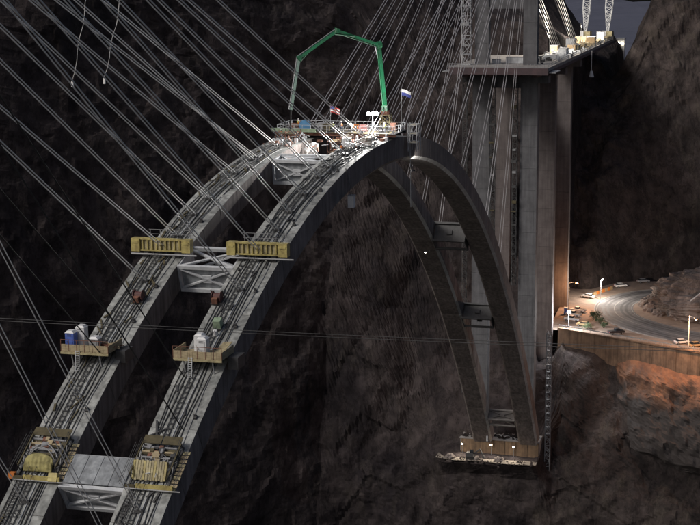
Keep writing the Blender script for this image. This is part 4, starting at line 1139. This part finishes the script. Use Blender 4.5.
# vertical pipe between the far legs
vp = thing('steel_pipe', (189, 5.2, -112), 'slender pale vertical pipe between the far rib legs', 'pipe')
mb = MB(); mb.tube([(184.5, 5.2, -112.4), (184.5, 5.2, -60)], .3, 8); mb.build('pipe', STEELW, vp)
for z in (-105, -95, -85, -75):
    mb = MB(); mb.tube([(184.5, 5.2, z - .12), (184.5, 5.2, z + .12)], .42, 8); mb.build('collar', STEELG, vp)
for i, (y, z, s) in enumerate([(1.2, -116.9, 1.3), (8.5, -117.1, 1.0), (16.5, -117.0, 1.2)]):
    rock_lump('boulder', (183.2, y, -118.1), (s, s * 1.2, 1), s, 30 + i, ROCK2, 14, ['boulder on the lit shelf below the springing, nearest the right leg', 'small boulder on the lit shelf between the work lamps', 'boulder at the left end of the lit shelf'][i], 'boulder', .35)
rr = random.Random(5); rv = MB()
for k in range(420):
    y = rr.uniform(-10, 22); x = rr.choice([rr.uniform(180.4, 186), rr.uniform(187.5, 193)]); z = -118.1 if x < 187 else -112.4
    if x > 187 and (abs(y - S) < 3.3 or abs(y + S) < 3.3 or y > 14): continue
    r_ = rr.uniform(.12, .6) * (1 if x < 187 else 1.3)
    pts = [Vector((rr.gauss(0, 1), rr.gauss(0, 1), rr.gauss(0, 1))).normalized() * r_ * rr.uniform(.7, 1.2) for _ in range(3)]
    a = Vector((r_ * rr.uniform(.7, 1.2), 0, -.1)); q = Vector((x, y, z))
    rv.add([q + Vector((r_, 0, -.1)), q + Vector((0, r_ * 1.1, -.1)), q + Vector((-r_ * .9, 0, -.1)), q + Vector((0, -r_, -.1)), q + Vector((rr.uniform(-.4, .4) * r_, rr.uniform(-.4, .4) * r_, r_ * rr.uniform(.6, 1.3)))], [(0, 1, 4), (1, 2, 4), (2, 3, 4), (3, 0, 4)])
ru = rv.build('rubble', ROCK_R); ru['kind'] = 'stuff'; ru['label'] = 'loose pale rubble strewn on the springing shelf'
ex = thing('excavator', (183.4, 9.6, -118.0), 'small dark excavator on the lit shelf at the springing', 'excavator')
for s in (-1, 1):
    mb = MB(); mb.box((183.4 + s * .8, 10.2, -117.6), (.5, 2.6, .8)); mb.build('track', RUBBER, ex)
mb = MB(); mb.box((183.4, 10.3, -116.6), (1.9, 2.2, 1.1)); mb.build('house', STEELD, ex)
mb = MB(); mb.box((183.0, 9.7, -115.7), (1.0, 1.1, 1.1)); mb.build('cab', GLASS, ex)
mb = MB(); mb.bar((183.4, 9.2, -116.4), (183.4, 7.2, -114.9), .3, .4); mb.bar((183.4, 7.2, -114.9), (183.4, 6.2, -116.9), .25, .3); mb.build('arm', STEELD, ex)
mb = MB(); mb.box((183.4, 6.2, -117.2), (.8, .6, .7)); mb.build('bucket', STEELD, ex)

# ------------------------------------------------------------------ far deck equipment
def lattice_crane(x, y, label, lean):
    t = thing('crawler_crane', (x, y, 2), label, 'crane', 'white lattice cranes on the deck')
    for s in (-1, 1):
        mb = MB(); mb.box((x, y + s * 1.9, 2.6), (6, 1.0, 1.2)); mb.build('track', STEELD, t)
    mb = MB(); mb.box((x + .6, y, 4.1), (5.4, 3.6, 1.9)); mb.build('house', YELLOWP, t)
    mb = MB(); mb.box((x + 3.1, y, 3.9), (1.2, 3.8, 1.8)); mb.build('counterweight', DECKC, t)
    mb = MB(); mb.box((x - 2.4, y + 1.2, 4.3), (1.4, 1.2, 2.0)); mb.build('cab', WHITE, t)
    mb = MB(); lattice(mb, (x - 1.6, y, 4.8), (x - 1.6 + lean[0], y + lean[1], 14), .7, 2.6, 6, .26); mb.build('boom_foot', STEELW, t)
    a = Vector((x - 1.6 + lean[0], y + lean[1], 14)); c = a + Vector((lean[0], lean[1], 9.2)) * 3.0
    mb = MB(); lattice(mb, a, c, 2.6, 2.2, 12, .24); mb.build('boom', STEELW, t)
    mb = MB(); mb.bar((x + 2.6, y, 5), (x + 1.8, y, 11), .2); mb.build('gantry', STEELW, t)
    mb = MB(); mb.tube([(x + 1.8, y, 11), tuple(c)], .06, 5); mb.build('pendant', STEELG, t)
lattice_crane(334, -4.4, 'left one of two white lattice cranes on the far deck', (.3, -.3))
lattice_crane(336, -14.0 + 1.4, 'right one of two white lattice cranes at the end of the deck', (.3, -.35))
def container(x, y, z, s, m_, label, rz=0):
    t = thing('site_container', (x, y, z), label, 'container', 'containers and stacks on the far deck')
    mb = MB(); mb.box((x, y, z + s[2] / 2), s); mb.build('box', m_, t)
    for k in range(6):
        mb = MB(); mb.box((x - s[0] / 2 - .04, y - s[1] * .42 + k * s[1] * .168, z + s[2] / 2), (.08, .1, s[2] * .9)); mb.build('rib', m_, t)
    mb = MB(); mb.box((x, y, z + s[2] + .05), (s[0] + .1, s[1] + .1, .1)); mb.build('roof', STEELG, t)
DK = [(190, -1.5, (2.4, 5.8, 1.6), STEELW, 'long white container between the far pylons'), (188, 4.0, (2.2, 2.4, 1.0), WHITE, 'small white box beside the left far pylon'), (226, -10.5, (6, 2.4, 2.4), STEELW, 'white container at the near right edge of the far deck'),
      (243, -5.4, (6, 2.4, 2.5), WOOD, 'tan container in the middle of the far deck'), (262, -9.5, (5, 3, 1.6), YELLOWP, 'pale yellow stack at the right of the far deck'), (283, -5.5, (6, 3, 2.8), STEELW, 'tall white container behind the back stays'),
      (300, -10.5, (5, 3, 2.6), CART, 'tan container near the cranes'), (318, -11.8, (3, 2.6, 3.6), WHITE, 'white site cabin at the deck end before the right crane'), (312, -5.4, (4, 4, 2.2), WOOD, 'timber stack between the two cranes'), (211, -9, (3, 3, 1.2), WHITE, 'low white pallet stack right of the right far pylon'), (254, -9.6, (5, 2.6, 2.2), CART, 'tan container below the middle of the back stays')]
for x, y, s, m_, lab in DK: container(x, y, 1.96, s, m_, lab)
for i, (x, y, z, e) in enumerate([(214, -4.2, 15.5, 6500), (232, -5.2, 8.5, 6500), (298, -7, 9, 11000)]):
    floodlight((x, y, 1.96), (x, y, z), (x + 30, y - 4, 0), e, (1, .90, .76), ['taller of the two lamp masts just right of the far pylon', 'shorter of the two lamp masts just right of the far pylon', 'lamp mast on the far deck between the cranes'][i], LAMPS, .7, spot=None)
for j_, (xa_, xb_, m_, lab) in enumerate(((200, 262, STEELW, 'pale kit and barriers crowding the near half of the far deck edge'), (262, 345, WOOD, 'tan kit and timber crowding the far half of the deck edge'), (186, 345, STEELD, 'dark kit scattered along the far deck'))):
    mb = MB()
    for k in range(110):
        c = Vector((cl.uniform(xa_, xb_), cl.uniform(-13.5, -4), 1.97)); h_ = cl.uniform(.2, 1.3); mb.box(c + Vector((0, 0, h_ / 2)), (cl.uniform(.3, 2.2), cl.uniform(.2, 1.3), h_))
    o = mb.build('site_clutter', m_); o['kind'] = 'stuff'; o['label'] = lab
for i, (x, y, z, w_, lab) in enumerate([(415, -3, -5, 9, 'left one of two far lit sheds beyond the deck'), (425, -9, -8, 7, 'right one of two far lit sheds beyond the deck')]):
    t = thing('shed', (x, y, z), lab, 'shed', 'far lit sheds')
    mb = MB(); mb.box((x, y, z + 1.5), (5, w_ * .5, 9)); mb.build('wall', WHITE, t)
    mb = MB(); mb.box((x, y, z + 6.2), (5.6, w_ * .55, .5)); mb.build('roof', STEELG, t)
    for k in (-1, 1):
        mb = MB(); mb.box((x - 2.55, y + k * w_ * .13, z + 4.2), (.1, .9, .9)); mb.build('window', LAMPS, t)
hk = thing('hanging_bucket', (262, -15.2, -7), 'pale bucket hanging on a cable off the edge of the deck', 'bucket')
mb = MB(); mb.tube([(262, -15.2, 1.8), (262, -15.2, -5)], .07, 5); mb.build('cable', STRAND, hk)
mb = MB(); mb.tube([(262, -15.2, -5), (262, -15.2, -7)], .4, 8, .9); mb.build('bucket', STEELW, hk)

# ------------------------------------------------------------------ vehicles on the road bend
def vehicle(loc, ang, kind, paint, label):
    t = thing('parked_car' if kind != 'pickup' else 'pickup_truck', loc, label, 'car' if kind != 'pickup' else 'pickup truck', 'vehicles on the road terrace')
    WORLDLOC[t] = Vector((0, 0, 0))
    if kind == 'pickup': prof = [(-2.7, .45), (2.7, .45), (2.72, .95), (2.5, 1.12), (1.3, 1.2), (-2.7, 1.2)]; cab = [(-.55, 1.2), (1.45, 1.2), (.75, 1.85), (-.4, 1.85)]; wb = 1.75
    else: prof = [(-2.3, .4), (2.3, .4), (2.32, .75), (2.1, .95), (1.1, 1.02), (-1.9, 1.05), (-2.3, .95)]; cab = [(-1.9, 1.03), (1.3, 1.02), (.55, 1.55), (-1.2, 1.58)]; wb = 1.4
    def ext(pr, w0, inset=0.0):
        mb = MB(); mb.hexa([Vector((x, -w0 + (inset if z > 1.5 else 0), z)) for x, z in pr], [Vector((x, w0 - (inset if z > 1.5 else 0), z)) for x, z in pr]); return mb
    bd = ext(prof, .93).build('body', paint, t)
    bd.modifiers.new('bevel', 'BEVEL').width = .07
    cb = ext(cab, .84, .14).build('cabin', GLASS, t)
    tp_ = [q for q in cab if q[1] > 1.4]
    mb = MB(); mb.box(((tp_[0][0] + tp_[1][0]) / 2, 0, tp_[0][1] + .03), (abs(tp_[0][0] - tp_[1][0]) + .1, 1.45, .08)); mb.build('roof', paint, t)
    if kind == 'pickup':
        mb = MB(); mb.box((-1.65, 0, 1.21), (1.9, 1.5, .04)); mb.build('bed_floor', RUBBER, t)
    for sx in (-1, 1):
        for sy in (-1, 1):
            mb = MB(); mb.tube([(sx * wb, sy * .72, .36), (sx * wb, sy * .97, .36)], .37, 14); wl = mb.build('wheel', RUBBER, t)
            mb = MB(); mb.tube([(sx * wb, sy * .95, .36), (sx * wb, sy * .985, .36)], .2, 10); mb.build('rim', STEELG, wl)
            mb = MB(); mb.box((sx * (prof[1][0] + .005), sy * .68, .78), (.08, .36, .18)); mb.build('headlight' if sx > 0 else 'tail_light', HEADL if sx > 0 else TAIL, t)
    t.rotation_euler.z = ang
Z = TZ + .01
for x, y, a, k, p_, lab in [
    (270, -14.8, 1.2, 'car', CARW, 'white car parked on the orange-lit verge beside the street lamp'),
    (291, -24.2, -1.0, 'car', CARW, 'white car on the far side of the bend, above the middle of the road'),
    (301, -31.5, -1.1, 'car', CARS, 'silver car farther along the upper road, beyond the white one'),
    (247, -14.2, 1.25, 'pickup', CARW, 'white pickup at the pier foot, farthest back of the parked group'),
    (240.5, -13.6, 1.2, 'pickup', CARW, 'white pickup at the pier foot, middle of the parked group'),
    (233.5, -14.0, 1.3, 'pickup', CARW, 'white pickup nearest the retaining wall in the parked group'),
    (227, -18.5, 1.4, 'car', CART, 'tan car parked beside the bushes above the retaining wall'),
    (218.5, -30.0, -1.0, 'pickup', CARD, 'dark pickup on the near lane right of the bushes'),
    (210, -51.0, -1.05, 'car', CARW, 'white car on the lower road near the right border, left one'),
    (207.2, -55.6, -1.05, 'car', CART, 'tan car on the lower road at the right border'),
    (309, -41.2, -1.2, 'pickup', CARD, 'dark pickup on the upper road, behind the knob')]:
    vehicle((x, y, Z + .015), a, k, p_, lab)
# orange water barriers along the verge
for i in range(7):
    a = Vector((276 + i * 1.75, -16.6 - i * .78, Z)); t = thing('barrier', a, 'orange plastic road barrier on the outside of the bend, %s from the lamp' % ORD[i], 'barrier', 'orange barriers round the bend')
    d = Vector((.9, -.42, 0)).normalized(); s = Vector((-d.y, d.x, 0))
    mb = MB(); L_ = .85
    mb.hexa([a - d * L_ - s * .3, a + d * L_ - s * .3, a + d * L_ + s * .3, a - d * L_ + s * .3], [a - d * L_ - s * .1 + Vector((0, 0, 1.05)), a + d * L_ - s * .1 + Vector((0, 0, 1.05)), a + d * L_ + s * .1 + Vector((0, 0, 1.05)), a - d * L_ + s * .1 + Vector((0, 0, 1.05))])
    mb.build('shell', ORANGE if i % 2 else CART, t)
    mb = MB(); mb.box(a + Vector((0, 0, 1.1)), (.5, .16, .1), (d, s, Vector((0, 0, 1)))); mb.build('cap', ORANGE, t)
# guard rail on the retaining wall
gr = thing('guard_rail', (211, -28, TZ), 'dark steel guard rail along the top of the retaining wall', 'guard rail')
for k in range(len(WL) - 2):
    a = Vector((*WL[k], -84.0)); c = Vector((*WL[k + 1], -84.0)); n = int((c - a).length / 2.6)
    mb = MB(); mb.bar(a + Vector((0, 0, .85)), c + Vector((0, 0, .85)), .08, .32); mb.build('rail', STEELG, gr)
    for i in range(n):
        q = a.lerp(c, (i + .5) / n); mb = MB(); mb.bar(q, q + Vector((0, 0, 1.0)), .12); mb.build('post', STEELG, gr)
def street_lamp(base, h, arm, lens, energy, color, label):
    base = Vector(base); t = thing('street_lamp', base, label, 'street lamp', 'sodium street lamps')
    top = base + Vector((0, 0, h)); e = top + Vector(arm)
    mb = MB(); mb.tube([base, top], .16, 8, .09); mb.build('pole', STEELW, t)
    mb = MB(); mb.tube([top, top.lerp(e, .5) + Vector((0, 0, .25)), e], .06, 6); mb.build('arm', STEELW, t)
    d = Vector(arm).normalized(); s = Vector((-d.y, d.x, 0))
    mb = MB(); mb.box(e + Vector((0, 0, .08)), (1.0, .45, .2), (d, s, Vector((0, 0, 1)))); hd = mb.build('head', STEELD, t)
    mb = MB(); mb.box(e + Vector((0, 0, -.1)), (.75, .36, .14), (d, s, Vector((0, 0, 1)))); mb.build('lens', lens, hd)
    lamp_light(t, e + Vector((0, 0, -.35)), energy, color, .25)
SOD = (1, .50, .24)
street_lamp((247.5, -10.9, TZ), 9.8, (.6, -2.6, .1), LAMPO, 3600, SOD, 'orange-glowing street lamp at the pier foot beside the road bend')
street_lamp((199.6, -53.6, -84.0), 10.5, (-5.2, -2.2, .2), LAMPO, 8500, SOD, 'orange-glowing street lamp over the retaining wall at the right border')
floodlight((219.2, -14.6, -83.9), (218.6, -14.8, -78.6), (150, -22, -100), 9500, (.95, .97, 1.0), 'dazzling white floodlight on the end of the retaining wall by the parked pickups', LAMPW, 1.1, spot=None)
floodlight((268, -19.5, TZ), (267, -20, TZ + 7.5), (258, -38, TZ), 7500, (1, .90, .78), 'added white floodlight on a pole outside the bend, brightening the hillside', LAMPW, .4, spot=None)  # added lamp, lifts the knob and the hillside behind the road
# white pipe lying on the knob
mb = MB(); mb.tube([(236, -52, TZ + 8.0), (250, -62, TZ + 14.5)], .22, 8)
tag(mb.build('drain_pipe', WHITE), 'straight white pipe lying on the rock slope inside the bend', 'pipe')
pt_ = thing('portable_toilet', (243, -10.6, TZ), 'pale blue portable toilet at the foot of the street lamp', 'portable toilet')
mb = MB(); mb.box((243, -10.6, TZ + 1.15), (1.2, 1.2, 2.2)); mb.build('shell', mat('pale_blue_plastic', (.35, .45, .62), (.28, .36, .5), 1, .5), pt_)
mb = MB(); mb.box((243, -10.6, TZ + 2.33), (1.3, 1.3, .16)); mb.build('roof', WHITE, pt_)
mb = MB(); mb.box((242.37, -10.6, TZ + 1.1), (.06, .85, 1.9)); mb.build('door', BLUE, pt_)

# ------------------------------------------------------------------ shrubs
def shrub(loc, r_, h, seed, label):
    t = thing('shrub', loc, label, 'shrub', 'shrubs on the road terrace')
    rr = random.Random(seed); loc = Vector(loc)
    tk_ = MB()
    tips = []
    for k in range(7):
        a = rr.uniform(0, 6.28); e = loc + Vector((math.cos(a) * r_ * rr.uniform(.3, .8), math.sin(a) * r_ * rr.uniform(.3, .8), h * rr.uniform(.5, .9)))
        tk_.tube([loc + Vector((0, 0, -.1)), loc.lerp(e, .5) + Vector((0, 0, .15)), e], .09, 5, .03); tips.append(e)
    tk_.build('stems', BARK, t)
    V = []; F = []
    for k in range(520):
        c = rr.choice(tips) + Vector((rr.gauss(0, .3) * r_, rr.gauss(0, .3) * r_, rr.gauss(0, .16) * h))
        c.z = max(c.z, loc.z + .15)
        a = Vector((rr.gauss(0, 1), rr.gauss(0, 1), rr.gauss(0, 1))).normalized(); b_ = a.orthogonal().normalized(); s = rr.uniform(.1, .24)
        o = len(V); V += [c - a * s, c + b_ * s * .5, c + a * s, c - b_ * s * .5]; F.append((o, o + 1, o + 2, o + 3))
    mb = MB(); mb.add(V, F); mb.build('foliage', LEAF, t, kind='stuff')
for i, (x, y, r_, h, lab) in enumerate([(236, -21.5, 2.0, 2.6, 'largest dark bush between the parked cars and the road bend'), (231.5, -23.5, 1.6, 2.0, 'dark bush just right of the tan parked car'), (226, -25.0, 1.4, 1.7, 'low bush behind the retaining wall, right one of the row'), (222.5, -20.0, 1.5, 1.8, 'low bush behind the retaining wall, left one of the row'), (241, -20.0, 1.2, 1.6, 'small bush at the tip of the bend, farthest back')]):
    shrub((x, y, TZ), r_, h, 50 + i, lab)
